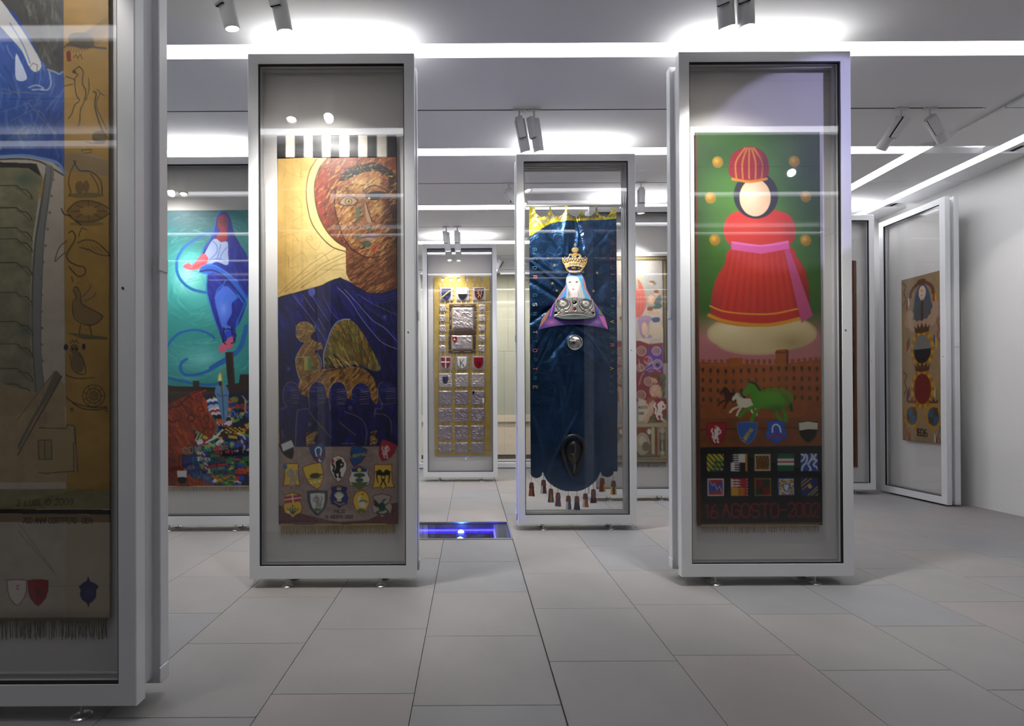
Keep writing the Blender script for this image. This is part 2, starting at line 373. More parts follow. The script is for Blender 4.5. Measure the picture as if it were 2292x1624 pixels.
class Cv:
    def __init__(s, x0, y0, x1, y1, k=2.0, base='808080', lean=.0047):
        s.x0, s.y0, s.k, s.lean = x0, y0, k, lean; s.x1, s.y1 = x1, y1
        s.W, s.H = int(round((x1 - x0) * k)), int(round((y1 - y0) * k))
        s.a = np.empty((s.H, s.W, 3), np.float32); s.a[:] = hx(base)
        s.clip = None; s.o = (0., 0., 1.)
    def org(s, ox=0., oy=0., sc=1.): s.o = (ox, oy, sc); return s      # read points off an enlarged sketch
    def T(s, pts):
        ox, oy, sc = s.o
        q = np.array(pts, float) / sc + (ox, oy)
        return np.stack([(q[:, 0] - s.x0 + s.lean * (q[:, 1] - s.y0)) * s.k, (q[:, 1] - s.y0) * s.k], 1)
    def mask(s, pts):
        q = pts if isinstance(pts, np.ndarray) else s.T(pts); m = np.zeros((s.H, s.W), bool)
        ya, yb = max(0, int(q[:, 1].min())), min(s.H, int(q[:, 1].max()) + 2)
        x0, y0 = q[:, 0], q[:, 1]; x1, y1 = np.roll(x0, -1), np.roll(y0, -1)
        for r in range(ya, yb):
            y = r + .5; c = (y0 <= y) != (y1 <= y)
            if not c.any(): continue
            xs = np.sort(x0[c] + (y - y0[c]) * (x1[c] - x0[c]) / (y1[c] - y0[c]))
            for a, b in zip(xs[::2], xs[1::2]):
                a, b = max(0, int(round(a))), min(s.W, int(round(b)))
                if b > a: m[r, a:b] ^= True
        return m
    def put(s, m, col, al=1., box=None):
        sl = box or (slice(0, s.H), slice(0, s.W))
        if s.clip is not None: m = m * s.clip[sl]
        w_ = (m.astype(np.float32) * al)[..., None]
        s.a[sl] = s.a[sl] * (1 - w_) + hx(col) * w_
    def poly(s, pts, col, al=1., sm=False):
        if isinstance(pts, str): pts = F(pts)
        m = s.mask(crm(pts, 5, True) if sm else pts)
        ys, xs = np.where(m)
        if len(ys) == 0: return m
        b = (slice(ys.min(), ys.max() + 1), slice(xs.min(), xs.max() + 1))
        s.put(m[b], col, al, b); return m
    def rect(s, x0, y0, x1, y1, col, al=1.): return s.poly([(x0, y0), (x1, y0), (x1, y1), (x0, y1)], col, al)
    def ell(s, cx, cy, rx, ry, col, al=1., rot=0, a0=0, a1=360):
        c, n = math.radians(rot), 36
        pts = [(cx + rx*math.cos(t)*math.cos(c) - ry*math.sin(t)*math.sin(c), cy + rx*math.cos(t)*math.sin(c) + ry*math.sin(t)*math.cos(c)) for t in [math.radians(a0 + (a1-a0)*i/n) for i in range(n)]]
        return s.poly(pts, col, al)
    def line(s, pts, wd, col, al=1., sm=False):
        if isinstance(pts, str): pts = F(pts)
        if sm: pts = crm(pts, 6)
        q = s.T(pts); hw = wd * s.k / 2 / s.o[2]
        x0, x1 = max(0, int(q[:, 0].min() - hw - 2)), min(s.W, int(q[:, 0].max() + hw + 2))
        y0, y1 = max(0, int(q[:, 1].min() - hw - 2)), min(s.H, int(q[:, 1].max() + hw + 2))
        if x1 <= x0 or y1 <= y0: return
        d = np.full((y1 - y0, x1 - x0), 1e9, np.float32)
        for a, b in zip(q, q[1:]):
            u0, u1 = max(x0, int(min(a[0], b[0]) - hw - 2)), min(x1, int(max(a[0], b[0]) + hw + 3))
            v0, v1 = max(y0, int(min(a[1], b[1]) - hw - 2)), min(y1, int(max(a[1], b[1]) + hw + 3))
            if u1 <= u0 or v1 <= v0: continue
            X, Y = np.meshgrid(np.arange(u0, u1) + .5, np.arange(v0, v1) + .5)
            e = b - a; L = max(1e-6, float(e @ e))
            t = np.clip(((X - a[0]) * e[0] + (Y - a[1]) * e[1]) / L, 0, 1)
            dd = np.hypot(X - a[0] - t * e[0], Y - a[1] - t * e[1])
            sub = d[v0-y0:v1-y0, u0-x0:u1-x0]; np.minimum(sub, dd, out=sub)
        s.put(np.clip(hw + .5 - d, 0, 1), col, al, (slice(y0, y1), slice(x0, x1)))
    def vn(s, sx, sy=None, seed=0):        # smooth value noise, period in px
        sy = sy or sx; rr = np.random.RandomState(seed)
        gw, gh = int(s.W / (sx * s.k)) + 3, int(s.H / (sy * s.k)) + 3
        g = rr.rand(gh, gw).astype(np.float32)
        X = np.arange(s.W) / (sx * s.k); Y = np.arange(s.H) / (sy * s.k)
        xi, yi = X.astype(int), Y.astype(int); fx, fy = X - xi, Y - yi
        fx = fx * fx * (3 - 2 * fx); fy = (fy * fy * (3 - 2 * fy))[:, None]
        a = g[yi][:, xi] * (1 - fx) + g[yi][:, xi + 1] * fx; b = g[yi + 1][:, xi] * (1 - fx) + g[yi + 1][:, xi + 1] * fx
        return a * (1 - fy) + b * fy
    def mottle(s, m, amp, sc, seed=1):
        n = (s.vn(sc, seed=seed) * .6 + s.vn(sc / 2.7, seed=seed + 1) * .4 - .5) * 2 * amp
        s.a *= 1 + (n * m if m is not None else n)[..., None]
    def glow(s, cx, cy, rx, ry, col, al=1., m=None, p=1.5):
        c = s.T([(cx, cy)])[0]; sc = s.o[2]
        X, Y = np.meshgrid(np.arange(s.W), np.arange(s.H))
        d = np.hypot((X - c[0]) / (rx / sc * s.k), (Y - c[1]) / (ry / sc * s.k))
        w_ = np.clip(1 - d, 0, 1) ** p
        s.put(w_ * m if m is not None else w_, col, al)
    def brush(s, m, cols, n, ln, wd, ang=0, jit=20, al=.7, seed=5, bend=0):
        rr = np.random.RandomState(seed); ys, xs = np.where(m)
        if len(ys) == 0: return
        o, cl = s.o, s.clip; s.o = (0., 0., 1.); s.clip = m.astype(np.float32)
        for i in rr.randint(0, len(ys), n):
            y = ys[i] / s.k + s.y0; x = xs[i] / s.k + s.x0 - s.lean * (y - s.y0)
            t = math.radians((ang(x, y) if callable(ang) else ang) + rr.uniform(-jit, jit)); L = ln * rr.uniform(.4, 1.3)
            dx, dy = math.cos(t) * L / 2, math.sin(t) * L / 2
            s.line([(x - dx, y - dy), (x + rr.uniform(-1, 1) * wd + bend * dy, y - bend * dx), (x + dx, y + dy)], wd * rr.uniform(.5, 1.4), cols[rr.randint(len(cols))], al * rr.uniform(.5, 1))
        s.o, s.clip = o, cl
    def text(s, t, x, y, h, col, lw, adv=.78, rot=0, slant=0, al=1., wide=.55):
        c, sn = math.cos(math.radians(rot)), math.sin(math.radians(rot)); px = 0
        for ch in t:
            if ch == ' ': px += h * adv * .7; continue
            for st in GLY[ch].split('|'):
                pts = []
                for g in st.split():
                    u, v = int(g[0]) / 4 * h * wide, int(g[1]) / 6 * h
                    u += px + slant * (h - v); pts.append((x + u * c - v * sn, y + u * sn + v * c))
                s.line(pts, lw, col, al)
            px += h * adv * (.5 if ch in 'I1' else 1)
    def beast(s, x, y, h, col, flip=1, lw=.16):
        P = lambda q: [(x + flip * a * h / 2, y + b * h / 2) for a, b in F(q)]
        s.line(P('.05,-.5 0,-.1 .12,.35'), h * lw * 1.5, col, sm=True); s.ell(x - flip * .08 * h, y - .36 * h, h * .11, h * .10, col)
        for q in ('0,-.4 -.3,-.55 -.5,-.45', '0,-.15 -.3,-.1 -.5,-.25', '.12,.35 -.15,.5 -.1,.9 -.25,.95', '.12,.35 .35,.6 .2,.95', '.15,.35 .5,.35 .42,-.1 .6,-.4 .5,-.7'):
            s.line(P(q), h * lw * .6, col, sm=True)
    def shield(s, cx, cy, w_, h, fill, bord='6a1a1c', rot=0, kind='h', bw=1.3):
        c, sn = math.cos(math.radians(rot)), math.sin(math.radians(rot))
        K = dict(h='-1,-.95 0,-1.02 1,-.95 .98,-.2 .75,.4 .35,.8 0,1 -.35,.8 -.75,.4 -.98,-.2', o='0,-1 .6,-.85 .95,-.4 .95,.05 .6,.6 0,1 -.6,.6 -.95,.05 -.95,-.4 -.6,-.85',
                 f='-.9,-.8 -.5,-.9 0,-1 .5,-.9 .9,-.8 .75,-.4 1,.1 .85,.6 .35,.75 0,1 -.35,.75 -.85,.6 -1,.1 -.75,-.4', r='-.8,-1 .8,-1 .8,.2 1,.8 .2,.75 0,1 -.2,.75 -1,.85 -.8,.2')[kind]
        pts = [(cx + (a*w_*c - b*h*sn) / 2, cy + (a*w_*sn + b*h*c) / 2) for a, b in F(K)]
        s.poly(pts, fill); s.line(pts + pts[:1], bw, bord); return pts

def colour_attr(me, cols):
    ca = me.color_attributes.new('paint', 'BYTE_COLOR', 'POINT')
    c = np.ones((len(cols), 4), np.float32); c[:, :3] = np.clip(cols, 0, 1)
    ca.data.foreach_set('color_srgb', c.ravel())
def paint_mat(name, gain=1., rough=.6, metal=0, spec=.4, sheen=0, bump=.15, bscale=350, sat=1., bdist=.002):
    m = bpy.data.materials.new(name); m.use_nodes = True; nt = m.node_tree; b = nt.nodes['Principled BSDF']
    at = nt.nodes.new('ShaderNodeAttribute'); at.attribute_name = 'paint'
    hs = nt.nodes.new('ShaderNodeHueSaturation'); hs.inputs['Saturation'].default_value = sat
    mu = nt.nodes.new('ShaderNodeMix'); mu.data_type = 'RGBA'; mu.blend_type = 'MULTIPLY'; mu.inputs['Factor'].default_value = 1
    mu.clamp_result = False
    mu.inputs['B'].default_value = (gain, gain, gain, 1)
    nt.links.new(at.outputs['Color'], hs.inputs['Color']); nt.links.new(hs.outputs['Color'], mu.inputs['A']); nt.links.new(mu.outputs['Result'], b.inputs['Base Color'])
    b.inputs['Roughness'].default_value = rough; b.inputs['Metallic'].default_value = metal; b.inputs['Specular IOR Level'].default_value = spec
    tc = nt.nodes.new('ShaderNodeTexCoord'); n2 = nt.nodes.new('ShaderNodeTexNoise'); n2.inputs['Scale'].default_value = bscale; n2.inputs['Detail'].default_value = 3
    bp = nt.nodes.new('ShaderNodeBump'); bp.inputs['Strength'].default_value = bump; bp.inputs['Distance'].default_value = bdist; n2.inputs['Distortion'].default_value = .6 if bdist > .01 else 0
    nt.links.new(tc.outputs['Object'], n2.inputs['Vector']); nt.links.new(n2.outputs['Fac'], bp.inputs['Height']); nt.links.new(bp.outputs['Normal'], b.inputs['Normal'])
    return m
def sheet(name, cv, S, m, parent, disp=None, step=1.25, keep=None, thick=.003, y=0., ox=None, top=None, relief=0., hem=None):
    """painted cloth: a fine grid, S metres per canvas px, hanging from z=0 (top) downwards, centred in x"""
    wpx, hpx = cv.x1 - cv.x0, cv.y1 - cv.y0
    nx, ny = int(wpx / step) + 1, int(hpx / step) + 1
    u = np.linspace(0, 1, nx); v = np.linspace(0, 1, ny); U, V = np.meshgrid(u, v)
    k = 2 if cv.k >= 2 else 1
    a = cv.a
    if k == 2: a = np.pad(a, ((0, a.shape[0] % 2), (0, a.shape[1] % 2), (0, 0)), 'edge'); a = (a[::2, ::2] + a[1::2, ::2] + a[::2, 1::2] + a[1::2, 1::2]) / 4
    hh, ww = a.shape[:2]
    fx = np.clip(U * ww - .5, 0, ww - 1.001); fy = np.clip(V * hh - .5, 0, hh - 1.001)
    xi, yi = fx.astype(int), fy.astype(int); tx, ty = (fx - xi)[..., None], (fy - yi)[..., None]
    col = (a[yi, xi] * (1-tx) + a[yi, np.minimum(xi+1, ww-1)] * tx) * (1-ty) + (a[np.minimum(yi+1, hh-1), xi] * (1-tx) + a[np.minimum(yi+1, hh-1), np.minimum(xi+1, ww-1)] * tx) * ty
    Wm, Hm = wpx * S, hpx * S
    X = (U - .5) * Wm; Z = -V * Hm; Y = np.zeros_like(X)
    if disp is not None: Y = disp(X, Z, U, V)
    if relief: Y = Y - relief * (col.mean(2) - .4)
    if hem is not None: X = X + hem(U, V)
    n = nx * ny
    co = np.stack([X, Y, Z], -1).reshape(-1, 3)
    idx = np.arange(n).reshape(ny, nx)
    q = np.stack([idx[:-1, :-1], idx[1:, :-1], idx[1:, 1:], idx[:-1, 1:]], -1).reshape(-1, 4)
    if keep is not None:
        kk = keep(U, V).reshape(-1); q = q[kk[q].all(1)]
    cols = col.reshape(-1, 3)
    if keep is None:      # folded-back edge and a plain back
        bd = np.concatenate([idx[0, :], idx[1:, -1], idx[-1, -2::-1], idx[-2:0:-1, 0]])
        b2 = co[bd].copy(); b2[:, 1] = Y.max() + thick; m2 = np.arange(len(bd)) + n
        co = np.concatenate([co, b2]); cols = np.concatenate([cols, cols[bd] * .8])
        r = np.roll(bd, -1); r2 = np.roll(m2, -1)
        q = np.concatenate([q, np.stack([bd, r, r2, m2], -1)])
        corner = [m2[0], m2[nx-1], m2[nx-1+ny-1], m2[2*(nx-1)+ny-1]]
        q = np.concatenate([q, np.array([[corner[0], corner[1], corner[2], corner[3]]])])
    me = bpy.data.meshes.new(name); me.vertices.add(len(co)); me.vertices.foreach_set('co', co.astype(np.float32).ravel())
    me.loops.add(len(q) * 4); me.loops.foreach_set('vertex_index', q.astype(np.int32).ravel())
    me.polygons.add(len(q)); me.polygons.foreach_set('loop_start', (np.arange(len(q)) * 4).astype(np.int32)); me.polygons.foreach_set('loop_total', np.full(len(q), 4, np.int32))
    me.update(calc_edges=True); me.validate()
    me.polygons.foreach_set('use_smooth', [True] * len(me.polygons))
    colour_attr(me, cols)
    o = obj(name, me, m, parent)
    if parent is not None: o.location = (ox or 0, y, top if top is not None else 0)
    return o
def fringe(wm, ln, n, m, parent, y, z, gap=None, seed=1, wd=.0016):
    rr = random.Random(seed); bm = bmesh.new()
    bx(bm, -wm/2, wm/2, -.002, .002, -.008, .004)
    for i in range(n):
        x = -wm/2 + wm * (i + .5) / n + rr.uniform(-.3, .3) * wm / n
        if gap and rr.random() < gap: continue
        L = ln * rr.uniform(.85, 1.05); dx = rr.uniform(-.006, .006); dy = rr.uniform(-.003, .003)
        h = wd * rr.uniform(.7, 1.2)
        p = [(x, 0, -.006), (x + dx * .4 + rr.uniform(-.002, .002), dy, -L * .5), (x + dx, dy, -L)]
        for a, b in zip(p, p[1:]):
            vs = [bm.verts.new((q[0] + e, q[1] + f, q[2])) for q in (a, b) for e, f in ((-h, 0), (0, -h), (h, 0))]
            bm.faces.new((vs[0], vs[1], vs[4], vs[3])); bm.faces.new((vs[1], vs[2], vs[5], vs[4])); bm.faces.new((vs[2], vs[0], vs[3], vs[5]))
    o = obj('fringe', bm, m, parent, (0, y, z)); o['kind'] = 'stuff'; return o
def folds(ax=.002, seed=0, waves=2.5):
    ph = seed * 1.7
    return lambda X, Z, U, V: ax * (np.sin(U * waves * 6.28 + ph + .6 * np.sin(V * 3)) * (.35 + .65 * V) + .6 * np.sin(V * 9 + ph + U * 2) + .5 * np.sin(U * 11 - V * 7 + ph))
# ================================================================ banner 1: gold and blue face
def banner(name, x, y, ztop, label, cat='banner'):
    return tag(empty(name, (x, y, ztop)), label, cat, 'painted silk banners in the cases')
def rod(parent, w_, y=.008, z=-.004):
    o = obj('hanging_rod', tube(bmesh.new(), [(-w_/2, 0, 0), (w_/2, 0, 0)], .004, 8), M['steel'], parent, (0, y, z)); return o

def paint_face():
    c = Cv(620, 348, 887, 1169, 2, 'c2a056')
    B = Cv(620, 299, 887, 348.5, 2, 'cfcabd')
    for a, b in ((620, 639), (659, 680), (699, 720.5), (739.5, 759.5), (781, 801), (822, 843), (865.5, 887)): B.rect(a, 298, b, 350, '17171a')
    B.mottle(None, .06, 20)
    al = np.ones((c.H, c.W), bool)
    # gold leaf; part of its sheen is painted in, bright middle and darker left
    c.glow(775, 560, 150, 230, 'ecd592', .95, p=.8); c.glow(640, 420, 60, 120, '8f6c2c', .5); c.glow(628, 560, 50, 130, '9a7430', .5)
    c.mottle(None, .07, 25, 3); c.mottle(None, .04, 5, 9)
    for x, w_ in ((634, 5), (652, 3), (671, 6)): c.rect(x, 348, x + w_, 650, '7c5a22', .10)
    c.org(600, 340, 4.777)
    for p in ('280,60 340,110 350,240 340,265 350,180 410,165', '190,180 330,245 500,210', '130,330 180,190', '110,370 190,360 240,330', '240,480 320,475 350,560 320,570', '150,590 200,560 260,630', '255,720 400,630', '120,900 250,860 320,940', '170,1070 210,1120 200,1250', '230,1150 350,1060 410,1160', '390,920 500,1030 560,940', '480,1130 560,1060 640,1140', '300,1300 430,1250 520,1180', '420,880 400,910 470,920 440,870', '540,1240 800,1245', '205,1110 220,1220 320,1200', '640,970 600,870 640,830', '270,790 330,800 300,840'):
        c.line(p, 3.4, '6a4c1c', .6, True)
    for p in ('100,1500 430,1190 700,1020', '160,1480 560,1180 820,1060', '260,1450 600,1200 820,1100', '330,1440 700,1200 820,1170', '340,1430 500,1290'): c.line(p, 4, '4a3212', .7)
    c.poly(F('635,35 525,45 440,190 405,370 415,560 460,740 560,890 680,1000 822,1050 822,1000 720,940 620,830 540,680 500,520 490,330 545,150'), 'f3d88a', .45, True)
    c.line('525,40 440,190 405,370 415,560 460,740 560,890 680,1000 822,1050', 10, '2e2210', .9, True)
    # head inside the halo
    hd = c.poly(F('635,40 545,150 490,330 500,520 540,680 620,830 720,940 822,1005 822,1280 860,1360 1000,1500 1150,1500 1400,1430 1400,30 1000,30'), '96542f', 1)
    c.brush(hd, ['a8402c', 'c99a55', '8a4a2a', 'd8b468', '6a3222', '7a4a34'], 900, 22, 2.2, lambda x, y: -48 + (x - 760) * .25, 22, .75, 5)
    c.line('635,38 545,150 490,330 500,520 540,680 620,830 720,940 822,1005', 9, '2e1c10', .9, True)
    c.poly(F('520,250 620,120 640,300 610,560 640,800 560,680 505,520 500,350'), 'ad3a26', .45, True)
    fc = c.mask(c.T(F('720,400 700,560 740,700 770,820 830,950 900,1030 1000,1090 1100,1115 1200,1100 1290,1040 1350,930 1380,780 1400,300 1100,180 860,210 760,290')))
    c.put(fc, 'b07a48', .55)
    c.brush(fc, ['c99458', 'd8b878', 'a85a38', '8a4a30', 'caa060', '7a4632'], 700, 13, 1.8, -42, 16, .7, 8)
    c.glow(1000, 330, 300, 200, 'e8cc90', .5, fc); c.glow(1150, 600, 170, 150, 'd9b070', .35, fc); c.glow(1390, 700, 230, 520, '2c1812', .85)
    c.brush(hd, ['2a1a16', '1c2622', '5a2418'], 330, 9, 1.6, -45, 25, .7, 77)
    # green-black hair flecks
    hr = c.mask(c.T(F('740,300 850,160 980,110 1150,90 1330,190 1390,330 1290,250 1150,180 1010,200 900,250 800,290')))
    c.brush(hr, ['1e2a26', '28342c', '16201e', '3a3a2c'], 260, 12, 2.6, -20, 35, .85, 12); c.brush(hd, ['22302c', '2f4a44', 'e6cc8c'], 160, 7, 1.2, -40, 50, .8, 15)
    for x, y, rx, ry in ((1000, 150, 140, 40), (1320, 330, 30, 90), (850, 220, 60, 40)): c.ell(x, y, rx, ry, '1c2622', .5, -15)
    c.line('715,400 705,560 735,700 770,830 835,960 910,1040 1010,1095 1110,1112 1210,1090 1300,1030', 8, '2a1a14', .85, True)
    c.glow(1290, 620, 130, 330, '3a1c14', .6, hd); c.glow(1280, 330, 130, 120, '5a2018', .5, hd); c.brush(hr, ['141c1a', 'd0a85c', '1e2a26'], 200, 10, 1.6, 10, 60, .9, 78)
    w3 = hd[..., None]; g_ = c.a.mean(2, keepdims=True); c.a = np.where(w3, g_ + (c.a - g_) * .74, c.a); c.a = np.where(w3, np.clip((c.a - .42) * 1.3 + .33, .02, 1), c.a)
    c.brush(fc, ['d8b870', 'e6cc90', 'c8a050'], 170, 14, 1.8, -42, 14, .7, 91)
    for x, y, rx, ry in ((980, 290, 130, 60), (1180, 590, 110, 110), (860, 640, 70, 80), (1010, 800, 50, 40)): c.glow(x, y, rx, ry, 'dcbc78', .5, fc)
    # eyes, nose, mouth
    c.ell(850, 505, 115, 62, '6a4c34', .6); c.ell(852, 510, 92, 44, 'b89a78', .8); c.ell(855, 512, 42, 38, '6f5c44', 1); c.ell(855, 512, 26, 24, 'c4a46c', 1); c.ell(857, 512, 12, 12, '2c2018', 1)
    c.line('745,545 790,480 870,460 950,500 900,550 820,555 760,540', 8, '2c1e16', .9, True); c.line('740,430 800,405 880,400 945,440', 9, '4a3022', .7, True)
    c.ell(1150, 450, 118, 48, '241a14', .95, -4); c.ell(1140, 452, 50, 34, '0e0a08', 1); c.ell(1075, 478, 14, 10, 'ecd8a0'); c.line('1010,470 1080,500 1180,495 1265,430', 7, 'b08a5a', .7, True)
    c.line('1010,400 1120,340 1230,380 1290,420', 16, '3a241a', .7, True)
    c.poly(F('975,440 1035,450 1100,700 1135,730 1110,770 1060,780 1010,795 990,760 1020,720 990,560'), '8d6248', .7, True); c.poly(F('1040,520 1090,700 1080,745 1045,700 1030,560'), 'c8a88c', .65, True)
    c.line('1040,520 1065,610 1100,710 1135,735', 8, '2c1a14', .9, True); c.line('985,760 1010,795 1060,780 1100,770', 7, '3a221a', .9, True); c.line('985,430 1000,600 1005,700', 5, '5a8078', .6, True)
    c.poly(F('930,600 985,560 975,690 930,740'), '3f6a60', .5, True)
    c.poly(F('985,900 1040,860 1090,855 1130,845 1200,880 1150,905 1080,930 1020,920'), '8d6c66', 1, True); c.line('985,905 1060,885 1110,892 1205,880', 6, '22130f', 1, True); c.ell(1080, 912, 45, 10, 'b89a92', .7); c.ell(1110, 862, 40, 8, 'a88880', .7)
    c.ell(1040, 965, 55, 32, '1e5048', .7); c.ell(1130, 1010, 50, 20, 'b03828', .6, -40); c.ell(1075, 815, 35, 24, '2f5a50', .5); c.ell(960, 890, 30, 40, '3a5a4e', .5)
    nk = c.mask(c.T(F('830,1000 900,1045 1010,1100 1110,1118 1210,1095 1300,1030 1400,900 1400,1440 1150,1500 1000,1490 860,1360 826,1280')))
    c.put(nk, '6a3c24', .5); c.brush(nk, ['a06a38', '4a2818', '8a5028', 'c89a5c', '2a1610'], 520, 16, 1.6, -38, 10, .75, 21)
    c.glow(1390, 1150, 200, 420, '1c0f0c', .7)
    # blue robe and everything below
    rb = c.mask(c.T(F('90,1540 130,1520 400,1455 560,1410 640,1370 700,1340 765,1330 860,1370 930,1420 1060,1492 1200,1490 1400,1430 1400,3135 90,3135')))
    c.put(rb, '15154a'); c.brush(rb, ['1c1c78', '0b0b20', '24249a', '12123c', '101018'], 900, 34, 4, lambda x, y: 62 if y < 760 else 85, 16, .55, 30)
    c.line('95,1545 400,1455 560,1410 640,1370 765,1330', 12, '0a0a10', .9, True)
    c.org(600, 640, 4.39)
    for y in (40, 70, 100): c.line('900,%d 1000,%d 1130,%d 1260,%d' % (y, y + 40, y + 45, y + 10), 10, '2a2aa6', .5, True)
    c.ell(415, 40, 35, 45, '7a86d8', .5)
    for p, w_, q in (('670,0 780,110 900,300 1000,430 1110,545 1250,605', 5, .9), ('740,20 860,150 1010,320 1130,400 1245,525', 5, .9), ('860,60 1000,150 1120,210 1250,270', 4, .7), ('230,70 300,160 400,290 550,520', 4, .7), ('330,70 440,230', 4, .7), ('420,80 510,230 580,330', 4, .7), ('520,60 560,160 660,310', 3, .5), ('480,300 545,425', 4, .7), ('560,130 600,230 680,310', 3, .5)): c.line(p, w_, 'aab2e6', q, True)
    for i in range(9): c.line([(930 + i*17, 150 + i*14), (945 + i*17, 200 + i*12)], 3, '7880c8', .6)
    for x, y in ((1130, 290), (185, 795), (385, 1340), (785, 1180)):
        for t in range(3): c.line([(x - 25*math.cos(t*1.05), y - 25*math.sin(t*1.05)), (x + 25*math.cos(t*1.05), y + 25*math.sin(t*1.05))], 4, '8a92d0', .8)
    # winged sphinx
    bd = c.poly(F('290,880 330,830 470,800 640,790 800,775 920,800 1000,870 1045,960 1065,1080 1030,1150 960,1050 880,1100 640,1080 480,1090 300,1040'), '8d6432', 1, True)
    c.brush(bd, ['c08a44', '3c2616', '6a4422', 'd0a058', '1e1410'], 330, 14, 2, -50, 12, .8, 41); c.line('520,830 700,790 880,775 1000,850 1050,990', 12, '140f10', .8, True)
    wg = c.poly(F('540,780 525,660 560,560 590,470 640,370 710,318 790,315 860,375 930,470 990,590 1050,700 1085,800 1010,815 900,765 760,755 640,775'), '6a5426', 1, True)
    c.brush(wg, ['8a5a26', '2c3a24', '9a9a44', '3a2414', 'c09a4c', '5a6a30'], 420, 15, 2, lambda x, y: 55 + (x - 740) * .35, 14, .75, 43); c.glow(700, 620, 160, 130, 'a8a050', .5, wg)
    c.brush(c.mask(c.T(F('540,780 530,690 640,640 760,690 900,765 760,800'))), ['d8b468', '17120e'], 70, 22, 1.5, 50, 10, .9, 44)
    c.line('530,780 525,660 560,540 600,430 650,350 720,314 790,312', 9, '9aa6c8', .9, True); c.line('850,770 950,790 1010,815 1080,810 1030,700', 4, '8a92a8', .7, True)
    hdm = c.poly(F('262,400 280,350 340,330 400,350 440,400 420,450 400,480 430,520 500,540 515,600 440,620 480,700 490,780 450,800 330,850 290,900 260,800 252,690 300,600 335,540 310,525 280,500 262,480 270,440'), '7c6030', 1, True)
    c.brush(hdm, ['b08a44', '2c3a28', '5a3a1c', 'd0a85c', '8a3c20'], 200, 9, 1.8, -30, 40, .8, 45)
    c.poly(F('335,690 405,685 400,800 335,815'), 'a8a050', .9); c.rect(370, 690, 405, 800, '3a7a4a', .8)
    for p in ('262,400 260,470 275,490 300,525 335,530', '430,510 340,640 320,680', '262,680 380,680', '252,690 260,800 300,910 320,950', '460,640 500,720 480,800 320,880', '330,560 300,600 255,680'): c.line(p, 6, 'c9b89a', .85, True)
    for x, y in ((255, 370), (290, 345), (330, 340), (370, 335), (410, 360), (440, 370), (430, 400)): c.line([(x, y), (x + 12, y + 32)], 9, '8a8a5a', .9)
    # dummies in a row
    for x, y, rx, ry in ((210, 1050, 82, 125), (1150, 1060, 95, 132), (890, 1065, 95, 125), (465, 1050, 86, 128), (665, 1062, 88, 138)):
        m = c.ell(x, y, rx, ry, '1c2060', 1); c.brush(m, ['3a48a8', '0c0e2a', '5a6ac0', '16184a'], 40, 14, 2, 5, 12, .7, int(x)); c.ell(x, y + 40, rx * .8, ry * .6, '0a0c26', .35)
        for k in range(7): c.line([(x - rx * .1, y - 60 + k * 24), (x + rx * .85, y - 70 + k * 24)], 5, ['c08a50', 'a8b0d8', '8a5a30'][k % 3], .75)
    for p in ('130,1130 125,1010 180,930 240,935 290,980', '130,1130 155,1170 70,1200', '385,1180 375,1010 420,935 480,925 540,970 550,1060', '385,1190 310,1195 260,1240 245,1550', '590,1200 570,1040 600,950 660,925 730,950 755,1050', '800,1080 800,1000 850,945', '1020,1270 1030,1190', '1090,1130 1055,1030 1070,950 1110,930', '1030,1190 1090,1190 1100,1130', '1020,1240 1120,1250 1180,1310 1190,1430', '375,1210 450,1310 590,1470', '675,1320 760,1390 840,1450', '730,1220 860,1270 920,1330 945,1420 930,1550', '115,1390 120,1480', '700,1530 830,1530'): c.line(p, 5, 'c4b078', .8, True)
    for q in ('350,1420 470,1410 420,1500 460,1555 350,1555', '980,1420 1050,1400 1020,1470 1060,1500 1020,1555 975,1550'):
        m = c.poly(q, '8a6a34', .9); c.brush(m, ['d0a858', '1a1510'], 40, 12, 2, -25, 12, .85, 9)
    for x in (560, 915, 345, 205): c.line([(x, 1250), (x, 1555)], 5, '08081c', .8)
    # heraldic panel
    c.org(600, 960, 4.64)
    b0 = c.poly([(60, 166), (1330, 166), (1330, 990), (60, 990)], '8e7c74')
    c.mottle(b0, .10, 20, 61); c.mottle(b0, .10, 4, 63)
    rr = c.mask(c.T(F('60,760 330,860 560,920 700,945 1000,930 1160,850 1240,760 1330,740 1330,990 60,990'))); c.put(rr, '54262c', .85); c.brush(rr, ['6a3438', '3a181c', '8a6a64'], 160, 12, 1.4, 20, 90, .5, 66)
    c.line('60,166 700,168 1330,166', 5, 'a88848', .8)
    c.ell(700, 880, 190, 60, 'a09088', .5)
    c.org()
    U = lambda x, y: (600 + x / 4.64, 960 + y / 4.64)
    def sh(x, y, w_, h, f, b='6a1a1c', r=0, k='h'): X, Y = U(x, y); c.shield(X, Y, w_ / 4.64, h / 4.64, f, b, r, k); return X, Y
    X, Y = sh(178, 200, 135, 200, '16161a', r=-24); c.poly([(X-16, Y-13), (X+8.5, Y-23), (X+14.5, Y-8), (X-11, Y+3)], 'c4c8c8')
    X, Y = sh(495, 240, 150, 210, '1c4a7c', r=-14); c.line([(X-4, Y+5), (X-7, Y-9), (X, Y-15), (X+6, Y-10), (X+4, Y+3)], 3, 'd8dce0', sm=True); c.line([(X-8, Y+14), (X+3, Y+6), (X+15, Y+8)], 3, 'a82024'); c.ell(X+4, Y+14, 4, 4, 'e0e4e8'); c.ell(X+5.5, Y+12.5, 3, 3, '1c4a7c')
    X, Y = sh(895, 270, 160, 215, '1d4a80', r=18); c.text('LIBERTAS', X - 15, Y - 3, 6, 'd8b838', 1, .78, -10)
    X, Y = sh(1198, 218, 165, 215, '9a2230', r=22); c.beast(X, Y, 30, 'c8b0a8', -1)
